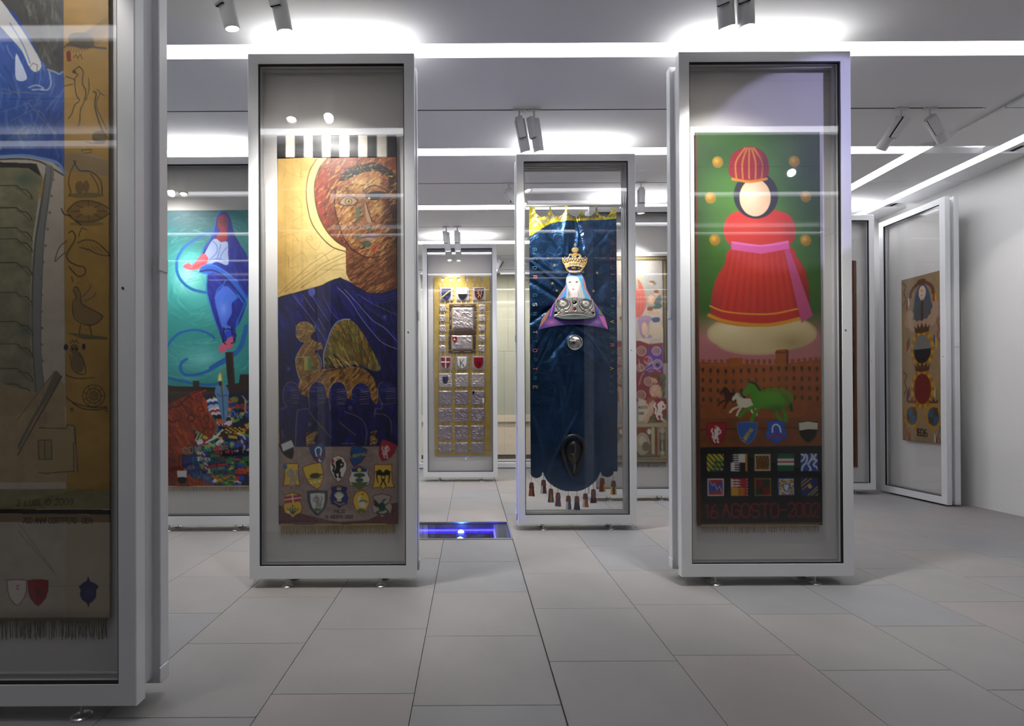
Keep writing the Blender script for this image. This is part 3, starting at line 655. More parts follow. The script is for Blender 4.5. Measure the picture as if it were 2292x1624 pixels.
    X, Y = sh(700, 395, 180, 275, 'd6d0c4', '6a4a24', k='o'); c.beast(X, Y - 2, 44, '1c1c1c', -1); c.rect(X - 14, Y - 22, X - 11, Y - 10, 'b02828'); c.ell(X, Y - 22, 5, 2, 'c8a040')
    X, Y = sh(215, 465, 180, 250, 'd8b638', k='r'); c.beast(X + 1, Y + 2, 40, '9a9488'); c.rect(X - 19, Y - 25, X - 10, Y - 15, '2a6a9a')
    X, Y = sh(455, 475, 195, 265, 'd8b438', r=-14); c.ell(X + 1, Y - 2, 12, 6, '3c2e1c', 1, -5); c.line([(X - 14, Y + 5), (X + 14, Y + 3)], 3, '6a7a30', .8); c.line([(X+12, Y-3), (X+16, Y-5)], 3, '3c2e1c')
    for i, (a, b) in enumerate(((-8, 12), (0, 10), (9, 8))): c.ell(X + a, Y + b + 3, 2.2, 2.2, 'e8e4d8'); c.line([(X+a, Y+b+5), (X+a, Y+b+11)], 1, '3a6a3a')
    X, Y = sh(918, 490, 225, 245, 'd2d2c6', k='f'); c.poly([(X-19, Y-20), (X-8, Y-23), (X, Y-26), (X+8, Y-23), (X+19, Y-20), (X+16, Y-13), (X-16, Y-13)], '1a3a6a'); c.ell(X, Y - 18, 4.5, 4.5, 'e0b840'); c.ell(X, Y - 6, 13, 5, '4a5a34'); c.line([(X, Y-8), (X, Y+4)], 2, '4a3a28'); c.ell(X, Y + 5, 9, 5, '4a5058'); c.poly([(X-20, Y+10), (X+20, Y+10), (X+12, Y+20), (X, Y+25), (X-12, Y+20)], '5a6a34')
    X, Y = sh(1165, 485, 225, 265, 'd4ae34', k='r')
    c.ell(X, Y - 1, 5, 10, '14140f')
    for i in range(7):
        for sg in (-1, 1): c.line([(X, Y - 4), (X + sg * (8 + i), Y - 14 + i * 1.5), (X + sg * (17 - i * .9), Y - 12 + i * 4)], 2, '14140f', sm=True)
    for sg in (-1, 1): c.line([(X, Y - 6), (X + sg * 4, Y - 13), (X + sg * 7, Y - 16), (X + sg * 11, Y - 15)], 2.4, '14140f', sm=True); c.line([(X, Y + 6), (X + sg * 6, Y + 18)], 2.5, '14140f')
    c.ell(X, Y, 4, 4, 'c89a30')
    X, Y = sh(225, 770, 200, 260, 'd2b03a', k='f'); c.poly([(X-18, Y-19), (X+17, Y-24), (X+18, Y-9), (X-18, Y-4)], 'a82430'); c.line([(X-18, Y-12), (X+18, Y-17)], 2.5, 'e4dcd4'); c.line([(X-1, Y-23), (X+1, Y-7)], 2.5, 'e4dcd4')
    for i in range(5): c.line([(X, Y + 20), (X - 12 + i * 6, Y + 4 + abs(i - 2) * 2)], 2.2, '2e5038')
    c.ell(X - 10, Y + 15, 3, 3, 'e0d8d0'); c.ell(X, Y + 1, 2, 2, 'b02c2c')
    X, Y = sh(482, 750, 205, 262, '2a5060', '6a1a1c'); c.shield(X, Y, 34, 46, 'c8c6be', '1a3440'); c.beast(X, Y - 2, 34, '8c8a84'); c.ell(X, Y + 15, 10, 4, '5a6a3c')
    X, Y = sh(706, 685, 190, 235, '1c3272', k='f')
    for i in range(9): t = math.radians(-150 + i * 15); c.line([(X, Y + 8), (X + 12 * math.cos(t), Y + 4 + 15 * math.sin(t))], 2.3, 'd8cfae')
    c.ell(X, Y + 8, 6, 3, 'c0b088'); c.rect(X - 5, Y - 19, X + 5, Y - 15, 'd8b040'); c.line([(X-5, Y-20), (X, Y-23), (X+5, Y-20)], 1.5, 'd8b040'); c.line([(X-11, Y+10), (X, Y+17), (X+12, Y+14)], 2, 'c8a848', sm=True)
    X, Y = sh(935, 748, 175, 255, 'd8b63c', '6a3a20', k='o'); c.line([(X-2, Y-14), (X-6, Y-8), (X-3, Y), (X, Y+4)], 3.5, 'dcd8cc', sm=True); c.ell(X + 2, Y + 5, 9, 6, 'd0ccc0', 1, 30); c.line([(X-4, Y-2), (X+4, Y-5), (X+13, Y-2)], 2.5, '3a5aa0', sm=True); c.ell(X, Y + 18, 9, 5, '6a7a3c'); c.ell(X + 3, Y - 19, 2.5, 2, 'b03030')
    X, Y = sh(1150, 778, 215, 245, 'a49a88', k='f'); c.ell(X, Y + 3, 8, 10, '1c3a2e'); c.line([(X-4, Y+12), (X-12, Y+16), (X+2, Y+20), (X+14, Y+14), (X+8, Y+8)], 3, '1c3a2e', sm=True); c.poly([(X-4, Y), (X-16, Y-14), (X-18, Y), (X-10, Y+4)], '1c3030'); c.line([(X, Y-2), (X+3, Y-12), (X+8, Y-14)], 3, '1c3a2e'); c.line([(X+6, Y), (X+15, Y-6)], 3, '2a5a7a')
    c.text('PALIO', 741, 1136.5, 7.5, '1a1412', 1.1, .74); c.text('16 AGOSTO 2002', 721, 1149, 6.8, '1a1412', 1.1, .72)
    return B, c
S1 = 3.425 / 1149
tb = banner('painted_banner', -.885, 3.424, 2.99, 'gold and blue banner with a large face and many crests below')
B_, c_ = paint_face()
m_ = paint_mat('painted_silk_gold', .92, .42, spec=.6, metal=.12)
WD = 267 * S1
zb = -(348 - 299) * S1
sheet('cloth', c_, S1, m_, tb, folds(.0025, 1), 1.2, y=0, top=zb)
sheet('striped_header', B_, S1, m_, tb, folds(.001, 2), 2, y=-.001, top=0)
fringe(WD * .96, .066, 150, mat('fringe_gold', '9a8040', .7), tb, 0, zb - (1169 - 348) * S1, wd=.0017)
rod(tb, WD * .96)

# ================================================================ banner 2: plain stand-in composition in green and red with crests and flags
def horse(c, x, y, s, col, dark):
    P = lambda q: [(x + a * s, y + b * s) for a, b in F(q)]
    c.poly(P('-8,-13 -6,-16 -2,-14 3,-8 12,-7 22,-6 26,0 24,8 16,9 4,8 -2,6 -5,0 -6,-6 -10,-3 -13,-5 -11,-10'), col, 1, True)
    for q in ('0,6 -10,10 -16,16', '3,7 -2,14 -5,21', '18,7 20,15 25,21', '23,6 27,13 28,20'): c.line(P(q), 3.4 * s, col, sm=True)
    c.line(P('25,-4 31,2 33,10'), 3.2 * s, dark, sm=True); c.line(P('-5,-16 0,-14 4,-8'), 2 * s, dark, sm=True)
def paint_red():
    c = Cv(1567, 294, 1846, 1174, 2, '2f5519')
    c.glow(1700, 500, 180, 300, '54892a', .85); c.glow(1830, 380, 90, 220, '1c361a', .8); c.glow(1600, 340, 120, 60, '24421c', .8); c.glow(1575, 500, 40, 300, '28461e', .6)
    c.mottle(None, .05, 22)
    # hazy pink sky
    for i in range(50): y = 690 + i * 3; c.rect(1560, y, 1850, y + 3.2, 'a8686a', min(1, i / 22))
    c.rect(1560, 828, 1850, 850, 'a8686a')
    # cloud
    for x, y, rx, ry in ((1712, 750, 122, 38), (1650, 745, 62, 34), (1770, 745, 66, 36), (1700, 768, 90, 27), (1740, 730, 80, 24)):
        for k in range(6): c.ell(x, y, rx * (1 - k * .03), ry * (1 - k * .05), 'bba97c', .35)
    c.glow(1640, 735, 90, 50, 'd8cda8', .6); c.glow(1780, 765, 70, 34, '7c6a3c', .6)
    # plain bell shape, band, dome and oval
    sk = c.poly('1650,552 1630,590 1612,620 1600,660 1597,700 1593,708 1625,722 1680,730 1740,728 1790,715 1800,706 1817,690 1818,640 1808,600 1790,572 1772,552', 'ab2c22', 1, True)
    for i in range(22):
        x = 1645 + i * 6; c.line([(x, 563), (1712 + (x - 1712) * 1.45, 700)], 2.4, ['7c1c18', 'c8462e'][i % 2], .35, True)
    c.glow(1700, 590, 80, 60, 'c8402c', .5, sk); c.glow(1815, 660, 50, 120, '5a1a14', .7, sk); c.glow(1600, 680, 35, 80, '7a3030', .6, sk)
    c.line('1596,683 1630,696 1690,702 1740,701 1795,690', 3.6, 'c8862a', 1, True); c.line('1594,704 1630,718 1690,726 1740,725 1795,713', 8, 'c0811f', 1, True)
    up = c.poly('1640,482 1665,470 1710,466 1750,470 1778,482 1790,510 1786,535 1768,552 1712,560 1655,552 1634,535 1629,508', 'b83020', 1, True)
    c.glow(1690, 500, 70, 50, 'd04a2c', .5, up); c.glow(1782, 520, 30, 60, '7c1c18', .6, up)
    c.poly('1646,538 1712,547 1774,537 1776,556 1712,567 1645,557', 'c0508a', 1); c.line('1648,541 1712,549 1772,541', 3, 'd880a8', .7, True)
    c.poly('1764,560 1776,557 1826,706 1800,722', 'a8446e', 1)
    c.ell(1702, 436, 50, 52, '24282a'); ov = c.ell(1700, 441, 35, 42, 'd8b490', 1); c.glow(1692, 435, 36, 40, 'f0d4b4', .9, ov)
    dm = c.poly('1646,392 1644,360 1656,338 1688,326 1718,338 1730,360 1728,392 1688,402', '8a1c22', 1, True)
    for a in (-28, -14, 0, 14, 28): c.line([(1688 + a * .35, 330), (1687 + a * 1.05, 362), (1687 + a, 398)], 4, 'a8762e', .9, True)
    c.glow(1725, 360, 26, 60, '3a1030', .6, dm); c.line('1650,399 1688,405 1726,399', 6, 'b8741e', 1, True)
    for x, y in ((1617, 361), (1789, 360), (1600, 441), (1814, 439), (1609, 535), (1812, 537)): c.ell(x, y, 12.5, 13, '8a6a18'); c.glow(x - 3, y - 3, 12, 12, 'd8a82c', .9)
    # crenellated wall
    wl = c.poly('1565,808 1640,812 1725,816 1780,812 1850,802 1850,1000 1565,1000', '8c4c20')
    for x in list(range(1575, 1635, 14)) + list(range(1673, 1745, 13)) + list(range(1776, 1850, 13)): c.rect(x, 803 - max(0, (x - 1776) * .09), x + 8, 814, '8a4a26')
    c.rect(1637, 800, 1667, 815, '94501f'); c.poly('1742,788 1744,782 1769,781 1770,818 1743,818', '90501f'); c.rect(1741, 786, 1771, 790, '6a3412'); c.rect(1766, 782, 1770, 816, '5a2a10')
    for r, y in enumerate((822, 845, 866, 888)):
        for i in range(17):
            x = 1576 + i * 17; yy = y + 3 * math.sin(i * .4)
            c.rect(x, yy, x + 5.5, yy + 9, '24221e', .9); c.rect(x + 2.4, yy + 1, x + 3.2, yy + 8, '8a8478', .7)
            if r == 0: c.ell(x + 2.5, yy + 13, 2.2, 2.5, '9a2018')
    for i in range(40): c.line([(1568 + i * 7, 818), (1571.5 + i * 7, 813), (1575 + i * 7, 818)], 1, 'b06a30', .6)
    c.mottle(wl, .10, 12, 7); c.glow(1720, 850, 110, 50, 'a8602a', .4, wl)
    c.poly('1565,935 1850,935 1850,1000 1565,1000', '74421f', .75); c.line('1565,960 1850,956', 5, '4a2814', .6); c.mottle(c.mask(c.T(F('1565,935 1850,935 1850,1000 1565,1000'))), .12, 16, 13)
    horse(c, 1632, 886, 1.25, '42201a', '2a1412'); horse(c, 1660, 900, 1.35, 'cfc8b0', 'a8a088')
    # plain green horse mass
    horse(c, 1697, 893, 2.4, '4a8a22', '1f4a1c'); c.glow(1730, 885, 60, 30, '68a830', .5, c.ell(1738, 890, 44, 24, '4f8c24', .6)); c.glow(1745, 912, 40, 14, '24481a', .6)
    # crests
    c.shield(1607.6, 969.5, 45, 51, '981c2c', '6a1420', kind='h'); c.beast(1608, 971, 37, 'd8d4cc', -1); c.ell(1607, 953, 4, 2, 'c8902a')
    c.shield(1676.2, 968, 44, 49, '2c58a4', '6a88c0', kind='h'); c.text('LIBERTAS', 1664, 984, 7, 'd8b22c', 1.5, .66, -54)
    c.shield(1741.5, 966.5, 48, 54, '2c56b0', '2a4488', kind='f'); c.line('1733,966 1734,954 1741,949 1749,954 1752,966', 3.6, 'd8d4cc', 1, True); c.line('1727,981 1743,971 1759,980', 4, 'a02020')
    c.shield(1812.7, 966.5, 44, 50, '16140f', '55503f', kind='h'); c.poly('1792,946 1813,942.5 1834,946 1833.5,961 1813,960 1793,963', 'c8c0ac')
    # flag board
    c.poly('1560,1000 1850,997 1850,1180 1560,1180', '1a1918'); c.mottle(c.mask(c.T(F('1560,1000 1850,997 1850,1180 1560,1180'))), .25, 18, 22)
    X = [(1585.7, 1623.7), (1639, 1675.8), (1691, 1728.6), (1743.5, 1781), (1795.5, 1833)]
    def fr(i, y0, y1, col): a, b = X[i]; m = c.rect(a, y0, b, y1, col); c.clip = m.astype(np.float32); return a, b
    def fl_(a, b, y, n, col, flip, h=5.2):
        for k in range(n):
            yy = y + k * h
            pts = [(a, yy), (a + (b-a)*.3, yy + 1.2), (a + (b-a)*.55, yy + .4), (b, yy + h*.55), (a + (b-a)*.5, yy + h*.75), (a + (b-a)*.3, yy + h*.62), (a, yy + h * .95)]
            c.poly(pts, col)
    a, b = fr(0, 1014.4, 1053.7, '1f5a3c')
    for i in range(-4, 7): c.line([(a + i * 11, 1010), (a + i * 11 + 44, 1058)], 5, 'c8a82c')
    for i in range(3):
        for j in range(3): c.poly([(a + 20 + i*9 - j*5, 1034 + j*9 - 5), (a + 25 + i*9 - j*5, 1034 + j*9), (a + 20 + i*9 - j*5, 1034 + j*9 + 5), (a + 15 + i*9 - j*5, 1034 + j*9)], '1f5a3c')
    c.poly([(a + 22, 1056), (b + 2, 1038), (b + 2, 1056)], '1c2468'); c.ell(b - 5, 1049, 3, 2.4, 'd0a82c')
    c.clip = None; a, b = fr(1, 1014.4, 1053.7, '161616'); c.rect(a + 18, 1014, b, 1034, 'd4d0cc'); fl_(a + 19, a + 2, 1014.5, 4, 'd4d0cc', 1); c.rect(a, 1034, a + 8, 1054, 'd4d0cc'); fl_(a + 7, a + 22, 1034.5, 4, 'd4d0cc', 0); c.rect(b - 5, 1014, b, 1054, 'b07828')
    c.clip = None; a, b = fr(2, 1014.4, 1053.7, 'c8c4ac'); c.line([(a+1, 1015.5), (b-1, 1015.5), (b-1, 1052.7), (a+1, 1052.7), (a+1, 1015.5)], 1.3, '2c6a34'); c.rect(a + 3.5, 1018, b - 3.5, 1050, 'b84a24')
    for i in range(60): c.ell(a + 5 + (i * 37 % 100) * .28, 1021 + (i * 53 % 100) * .27, 2.2, 1.5, '2a4c26', 1, i * 40)
    c.clip = None; a, b = fr(3, 1014.4, 1053.7, '1c5a40'); c.rect(a, 1025.5, b, 1040.5, 'ccc8bc'); c.rect(a, 1031.5, b, 1034.5, '942030')
    c.clip = None; a, b = fr(4, 1014.4, 1053.7, '2848a0')
    for q in ('2,2 8,6 6,14 0,18', '10,0 14,8 12,20 4,30 2,40', '22,-2 26,6 22,14', '34,2 30,10 38,18', '16,24 24,14 34,16 28,26 36,32 40,44', '18,28 22,36 16,42'): c.line([(a + u, 1014 + v) for u, v in F(q)], 4.2, 'c8ccd4', 1, True)
    c.clip = None; a, b = fr(0, 1069, 1108.5, 'a8343a'); c.line([(a+1.7, 1071), (b-1.7, 1071), (b-1.7, 1107), (a+1.7, 1107), (a+1.7, 1071)], 2.4, 'c8ccd8'); c.poly([(a+4, 1073), (a+9, 1082), (a+14, 1078), (a+18, 1088), (a+24, 1082), (b-4, 1075), (b-4, 1090), (a+26, 1100), (a+22, 1092), (a+12, 1100), (a+4, 1098)], '2c50a8'); c.line([(a+5, 1074), (a+12, 1086), (a+16, 1080), (a+22, 1094), (a+28, 1086), (a+33, 1102)], 1.2, 'd8d8e0')
    c.clip = None; a, b = fr(1, 1069, 1108.5, 'a01c24'); c.rect(a, 1069, a + 2, 1090, 'd0ccc8'); fl_(a + 2, a + 24, 1071, 3, 'd4d0cc', 0, 6); c.rect(a, 1089, a + 15, 1109, 'c89c24'); fl_(a + 14, b - 3, 1090, 4, 'c89c24', 0, 4.8)
    for i in range(6): c.rect(b - 2, 1070 + i * 7, b, 1073 + i * 7, 'd4d0cc')
    c.clip = None; a, b = fr(2, 1069, 1108.5, '3a1a14'); c.rect(a, 1069, (a+b)/2, 1089, '6a1c1c'); c.rect((a+b)/2, 1069, b, 1089, '2a3420'); c.rect(a, 1089, (a+b)/2, 1109, '2a2c1c'); c.rect((a+b)/2, 1089, b, 1109, '701c1c')
    for i in range(10):
        for yy in (1070.3, 1107.2): c.ell(a + 2 + i * 4, yy, 1.3, 1.3, 'b8a028')
        for xx in (a + 1.3, b - 1.3): c.ell(xx, 1071 + i * 4, 1.3, 1.3, 'b8a028')
    c.clip = None; a, b = fr(3, 1069, 1108.5, '2a50a0'); c.rect(a + 2.6, 1071, b - 1.5, 1106, 'ccc4ac'); rs = random.Random(4)
    for i in range(110): x, y = rs.uniform(a + 4, b - 3), rs.uniform(1072, 1105); c.line([(x - 1.2, y), (x + 1, y + 1.6)], 1.3, '8a5a24')
    c.shield((a+b)/2 + .8, 1091, 13, 17, 'd0d0cc', '2a50a0', bw=1.8)
    c.clip = None; a, b = fr(4, 1069, 1108.5, '1c2a70')
    for q in ('-2,14 16,-2', '-1,20 26,-2', '3,26 20,12', '10,44 40,16', '18,44 40,22', '26,44 42,32'): c.line([(a + u, 1069 + v) for u, v in F(q)], 2.2, 'b89c24')
    c.ell((a+b)/2 + 1, 1088, 4.6, 4.8, 'c8a428'); c.clip = None
    c.text('16', 1582, 1127, 31, '85241f', 3.6, .72, wide=.5); c.text('AGOSTO', 1619, 1126, 30, '85241f', 3.6, .72, wide=.58); c.text('-2002', 1748, 1125, 30, '7c221e', 3.6, .60, wide=.48)
    # frayed side edge of the canvas
    c.poly('1560,290 1570.5,290 1571,1180 1560,1180', '5a3018'); c.line('1571,1172 1846,1170', 4, '7a5428', .9)
    return c
tb = banner('painted_banner', 1.925, 3.424, 3.0, 'banner of red and green shapes above crests and ten small flags')
c_ = paint_red()
sheet('cloth', c_, S1, paint_mat('painted_canvas', .78, .5), tb, folds(.0018, 3, 2), 1.25)
fringe(279 * S1 * .95, .05, 110, mat('fringe_beige', '8a7858', .8), tb, 0, -880 * S1, gap=.12, seed=4)
rod(tb, 279 * S1 * .95)
# ================================================================ banner 3: turquoise
def paint_teal():
    c = Cv(376, 467, 573, 1084, 2, '2a8a88')
    c.glow(440, 620, 120, 150, '5cc4bc', .9); c.glow(425, 610, 50, 60, 'b8f0ea', .9); c.glow(400, 480, 190, 90, '1c4a54', .95, p=.8); c.glow(560, 520, 60, 90, '6a98a0', .6); c.glow(390, 540, 50, 120, '2a6a6c', .6); c.glow(460, 800, 110, 60, '8ad8d4', .7); c.glow(400, 700, 60, 60, '1c7a74', .5); c.glow(480, 740, 90, 60, '1f8078', .5)
    al = np.ones((c.H, c.W), bool)
    c.brush(al, ['3aa09a', '1f6f70', '7ad0c8', '2c8c88', '5ab8b0'], 900, 26, 2.4, lambda x, y: math.degrees(math.atan2(y - 640, x - 440)) + 90, 22, .32, 5)
    c.org(360, 440, 4.274)
    c.line('560,290 470,330 380,380 260,460 190,560 175,640 185,720 230,800 320,870 460,905', 26, '1660a8', .95, True)
    c.line('72,1440 110,1370 200,1290 330,1260 430,1275 500,1310 530,1340', 22, '0f58ac', .95, True)
    c.line('205,1624 225,1570 262,1540', 14, '1a6cb4', .9, True); c.line('835,1230 790,1400 720,1490 560,1590 500,1624', 44, '145ca6', .95, True)
    # blue cloaked figure
    cl = c.poly('600,128 560,170 540,260 500,380 440,470 420,540 400,660 470,720 465,880 520,1100 560,1240 600,1340 620,1420 650,1370 660,1250 700,1380 740,1330 735,1250 790,1160 850,960 860,600 790,450 730,340 700,210 660,140', '15208a', 1, True)
    c.brush(cl, ['1c3ab0', '0f1466', '2450c8', '101a78'], 160, 30, 4, lambda x, y: 70, 25, .5, 6)
    c.line('600,130 560,180 540,280 495,400 440,490 415,540', 10, '1c74c8', .9, True)
    c.poly('570,190 600,160 650,165 672,210 668,270 640,312 605,318 578,280 568,230', '8a2038', 1, True); c.poly('600,310 650,300 668,330 660,400 600,418 550,390 580,340', '9a2434', 1, True)
    c.ell(645, 225, 25, 50, '5a2a4c', .6); c.line('580,235 600,230 612,238', 6, '2a1020'); c.line('630,228 648,225 660,232', 6, '2a1020'); c.line('612,235 606,262 616,268', 5, '5a1424'); c.line('602,284 618,288 630,282', 6, 'c03a50'); c.line('570,210 585,205 600,212', 5, '3a1020')
    c.poly('520,400 560,390 600,420 665,420 670,520 665,640 560,610 480,640 430,600 440,540 480,460', 'a8b8e0', 1, True)
    for p in ('520,410 560,450 560,520 490,590', '600,440 580,530 560,590', '480,600 560,580 650,600', '660,470 610,530 590,590'): c.line(p, 8, '4a70c0', .8, True)
    c.poly('235,655 290,615 330,635 420,535 460,545 480,590 450,640 380,680 300,685', 'd8606c', 1, True); c.line('340,660 430,620 470,570', 12, 'c03248', .7, True); c.line('262,630 300,622 330,645 300,664', 5, 'f0a0a0', .8)
    c.poly('395,690 440,640 520,630 620,690 720,770 790,860 850,960 800,1000 700,830 560,720 450,728', '2a66d0', .9, True); c.line('400,700 520,690 640,760 760,900 830,1000', 16, '121060', .8, True); c.line('420,650 520,640 640,700 760,800', 10, '3a90e8', .8, True)
    c.poly('540,960 580,880 640,840 700,880 750,950 700,1010 700,1100 650,1200 690,1240 640,1300 600,1220 560,1080', '4a74e0', .9, True); c.glow(620, 1060, 70, 130, '7a9cf4', .8)
    c.line('620,1000 660,930 720,930 770,940 720,975', 12, '1e78d0', .9, True); c.line('540,960 570,870 620,830 640,790', 10, '2a8ad8', .8, True); c.line('465,740 460,900 520,1120 580,1280', 12, '1c7cc8', .8, True); c.line('850,960 760,1160 735,1260', 12, '1c7cc8', .8, True)
    c.poly('625,1290 700,1230 700,1310 660,1345', '1a40c8', 1); c.poly('575,1420 640,1370 700,1320 710,1380 690,1440 650,1445 620,1480 580,1465', 'c85878', 1, True)
    c.line('620,1240 640,1260 660,1245 690,1260 700,1235 700,1300 735,1310 725,1380 690,1390', 9, '0e0c14', .95); c.line('620,1250 625,1300 610,1300 615,1370 640,1400', 9, '0e0c14', .95)
    c.org(360, 780, 3.867)
    c.line('240,75 195,110 185,160 220,210 300,215 400,190 520,130 600,80 690,0', 24, '1462b8', .95, True); c.line('62,235 150,255 300,290 420,300 520,290', 22, '1460ac', .9, True)
    c.poly('575,20 640,15 655,280 640,395 605,390 585,180', '2a1f1c', 1); c.line('632,20 645,280', 5, '6a3a24')
    # town and flags
    c.poly('60,300 130,310 290,315 290,265 345,265 345,315 500,325 600,300 690,285 700,210 830,210 830,420 60,520', '34261f', 1)
    for i in range(26): c.rect(80 + i*17, 322 + (i*7 % 9), 90 + i*17, 340 + (i*7 % 9), '1a1414'); c.rect(80 + i*17, 360, 88 + i*17, 378, '5a4a40', .7)
    rs = random.Random(11); pal = ['b8242c', '1c3a8c', '2a7a3a', 'c8b030', 'd8d8dc', '14141c', '1f4aa8', '8a1c24', 'c8541c', '6a9a3c']
    c.poly('60,480 380,400 830,350 830,1180 60,1180', '151d3c', 1)
    for i in range(230):
        x, y = rs.uniform(280, 815), rs.uniform(420, 1170); w_, h = rs.uniform(14, 42), rs.uniform(8, 26); t = rs.uniform(-.7, .5); cs, sn = math.cos(t), math.sin(t)
        c.poly([(x + a*w_*cs - b*h*sn, y + a*w_*sn + b*h*cs) for a, b in ((-1, -1), (1, -.8), (1.1, 1), (-.9, 1))], rs.choice(pal), .9)
    for k, (y, col) in enumerate(((430, 'd8dce8'), (455, '1c3a8a'), (480, 'a8b8d8'), (505, 'e0dcdc'), (525, '9a1c2c'), (545, 'd8c8cc'), (570, '121216'))): c.line([(415 + k*6, y + 14), (440 + k*6, y), (460 + k*6, y + 10), (480 + k*6, y - 4), (505 + k*4, y + 6)], 22, col, 1, True)
    for i in range(8):
        for j in range(3): c.rect(570 + i*19, 664 + j*13 + (8 - i) * 2, 589 + i*19, 677 + j*13 + (8 - i) * 2, ['d0ac24', '101010'][(i + j) % 2])
    for i in range(4): c.line([(310 + i*16, 780 - i*5), (335 + i*16, 725)], 13, ['c8a828', '24489c', 'c8a828', '2c7a44'][i])
    c.line('400,800 480,760 550,690', 16, 'c8d4d4'); c.line('380,800 420,770 440,760', 12, 'a82028')
    for i in range(5): c.line([(680 + i*14, 720 + i*30), (720, 740 + i*34), (740 - i*4, 770 + i*30)], 13, ['d0d4e0', '3048a0'][i % 2], .9, True)
    for k in range(7): c.line([(330 + k*10, 880 + k*22), (350 + k*10, 900 + k*22), (365 + k*10, 885 + k*24), (390 + k*6, 910 + k*24)], 9, ['d8ccc8', 'a82434'][k % 2], .9, True)
    for k in range(5): c.line([(490, 1070 + k*22), (520, 1055 + k*22), (560, 1085 + k*20), (620, 1060 + k*22), (650, 1090 + k*20)], 11, ['3a7a3c', '9aa838'][k % 2], .9, True)
    c.ell(660, 430, 26, 26, '8a7a1c', .8); c.line('720,400 745,440 740,520 760,540', 14, 'b0a868', .8, True)
    # standing figure with tall hat
    c.poly('485,340 520,290 560,290 600,350 600,420 590,560 570,620 545,600 500,420 485,390', '5a86b0', 1, True); c.line('540,320 550,420 560,590', 7, '1c2c44', .8, True); c.line('500,380 530,400 590,390', 6, '1c2c44', .8)
    c.poly('507,268 512,230 527,190 548,230 552,268', 'd8c860', 1); c.poly('518,262 527,215 540,262', 'ece8d0', 1); c.ell(532, 290, 17, 22, '2a1a18'); c.line('585,175 565,155 550,175 545,260 555,400', 7, '8a8a30', .9, True)
    # horse head
    h = c.poly('62,520 90,470 150,430 230,395 290,360 340,350 385,340 370,385 410,440 420,520 460,570 500,640 495,690 455,755 430,760 380,730 330,700 285,680 300,780 320,880 280,920 200,900 200,1000 260,1080 400,1120 440,1175 60,1175', '7c2a10', 1, True)
    c.brush(h, ['b04a14', '5a1a0c', 'c85a1c', '3a100a', 'a83820'], 330, 22, 3, lambda x, y: 60 + (x - 430) * .5, 25, .6, 8)
    c.glow(390, 480, 60, 90, 'c8501c', .7, h); c.glow(110, 1000, 130, 260, '3c100c', .7, h); c.glow(240, 800, 40, 100, 'c06018', .5, h)
    for p, w_ in (('390,338 310,380 230,420 170,480 90,500 62,560', 14), ('330,520 345,490 375,495 380,520 350,530', 10), ('245,600 260,560 300,565 300,600 270,620', 12), ('370,600 400,560 430,600 400,640', 8), ('385,680 420,670 450,690 470,660', 8), ('62,600 120,620 170,600', 12), ('180,900 170,1000 230,1080', 9)): c.line(p, w_, '240c08', .8, True)
    c.line('400,345 330,375 280,400', 12, 'c02820', .9, True); c.line('420,520 470,600 500,660 490,700 450,760', 8, '4aa0a8', .6, True); c.line('285,680 300,780 320,880', 8, 'b02020', .8, True)
    c.poly('200,930 310,880 330,960 380,1080 290,1110 220,1040', '1c2c6c', .9); c.poly('330,1090 420,1060 480,1170 400,1150', '24489c', .7)
    c.text('SIENA', 568, 530, 44, '6a9ac8', 6, .78, 6); c.text('N', 530, 640, 44, '0c0c10', 8); c.text('19', 530, 712, 36, '0c0c10', 7, .5, -20)
    c.text('CONGRESSO', 205, 845, 52, '3a9a9a', 8, .98, -7); c.text('UCARIS', 520, 870, 46, '0c0c14', 8, .86, -5); c.text('EUCARISTICO', 285, 930, 46, '1c6a6a', 8, .84, -1); c.text('NAZIONALE', 290, 1060, 56, '1c6a78', 8, .84, -12)
    c.text('CON', 470, 1055, 30, '0c0c10', 6, .8, -15); c.text('LUCE', 215, 1010, 26, 'c8a828', 4, .9, -12)
    c.poly('150,1040 235,1040 232,1105 155,1100', 'b8b8bc'); c.ell(195, 1120, 38, 34, '101014', 1); c.poly('150,1040 235,1040 232,1098 155,1095', 'c4c4c6'); c.line('380,1175 760,1175', 10, '14204c')
    return c
S3 = 4.862 / 1149
tb = banner('painted_banner', -2.47, 4.86, 3.02, 'turquoise banner with a blue cloaked figure and a red horse head')
c_ = paint_teal()
sheet('cloth', c_, S3, paint_mat('painted_silk_teal', 1.0, .5), tb, folds(.0022, 5, 2), 1.35)
fringe(197 * S3 * .97, .05, 120, mat('fringe_straw', 'a89878', .8), tb, 0, -617 * S3, seed=8, wd=.002)
rod(tb, 197 * S3 * .95)

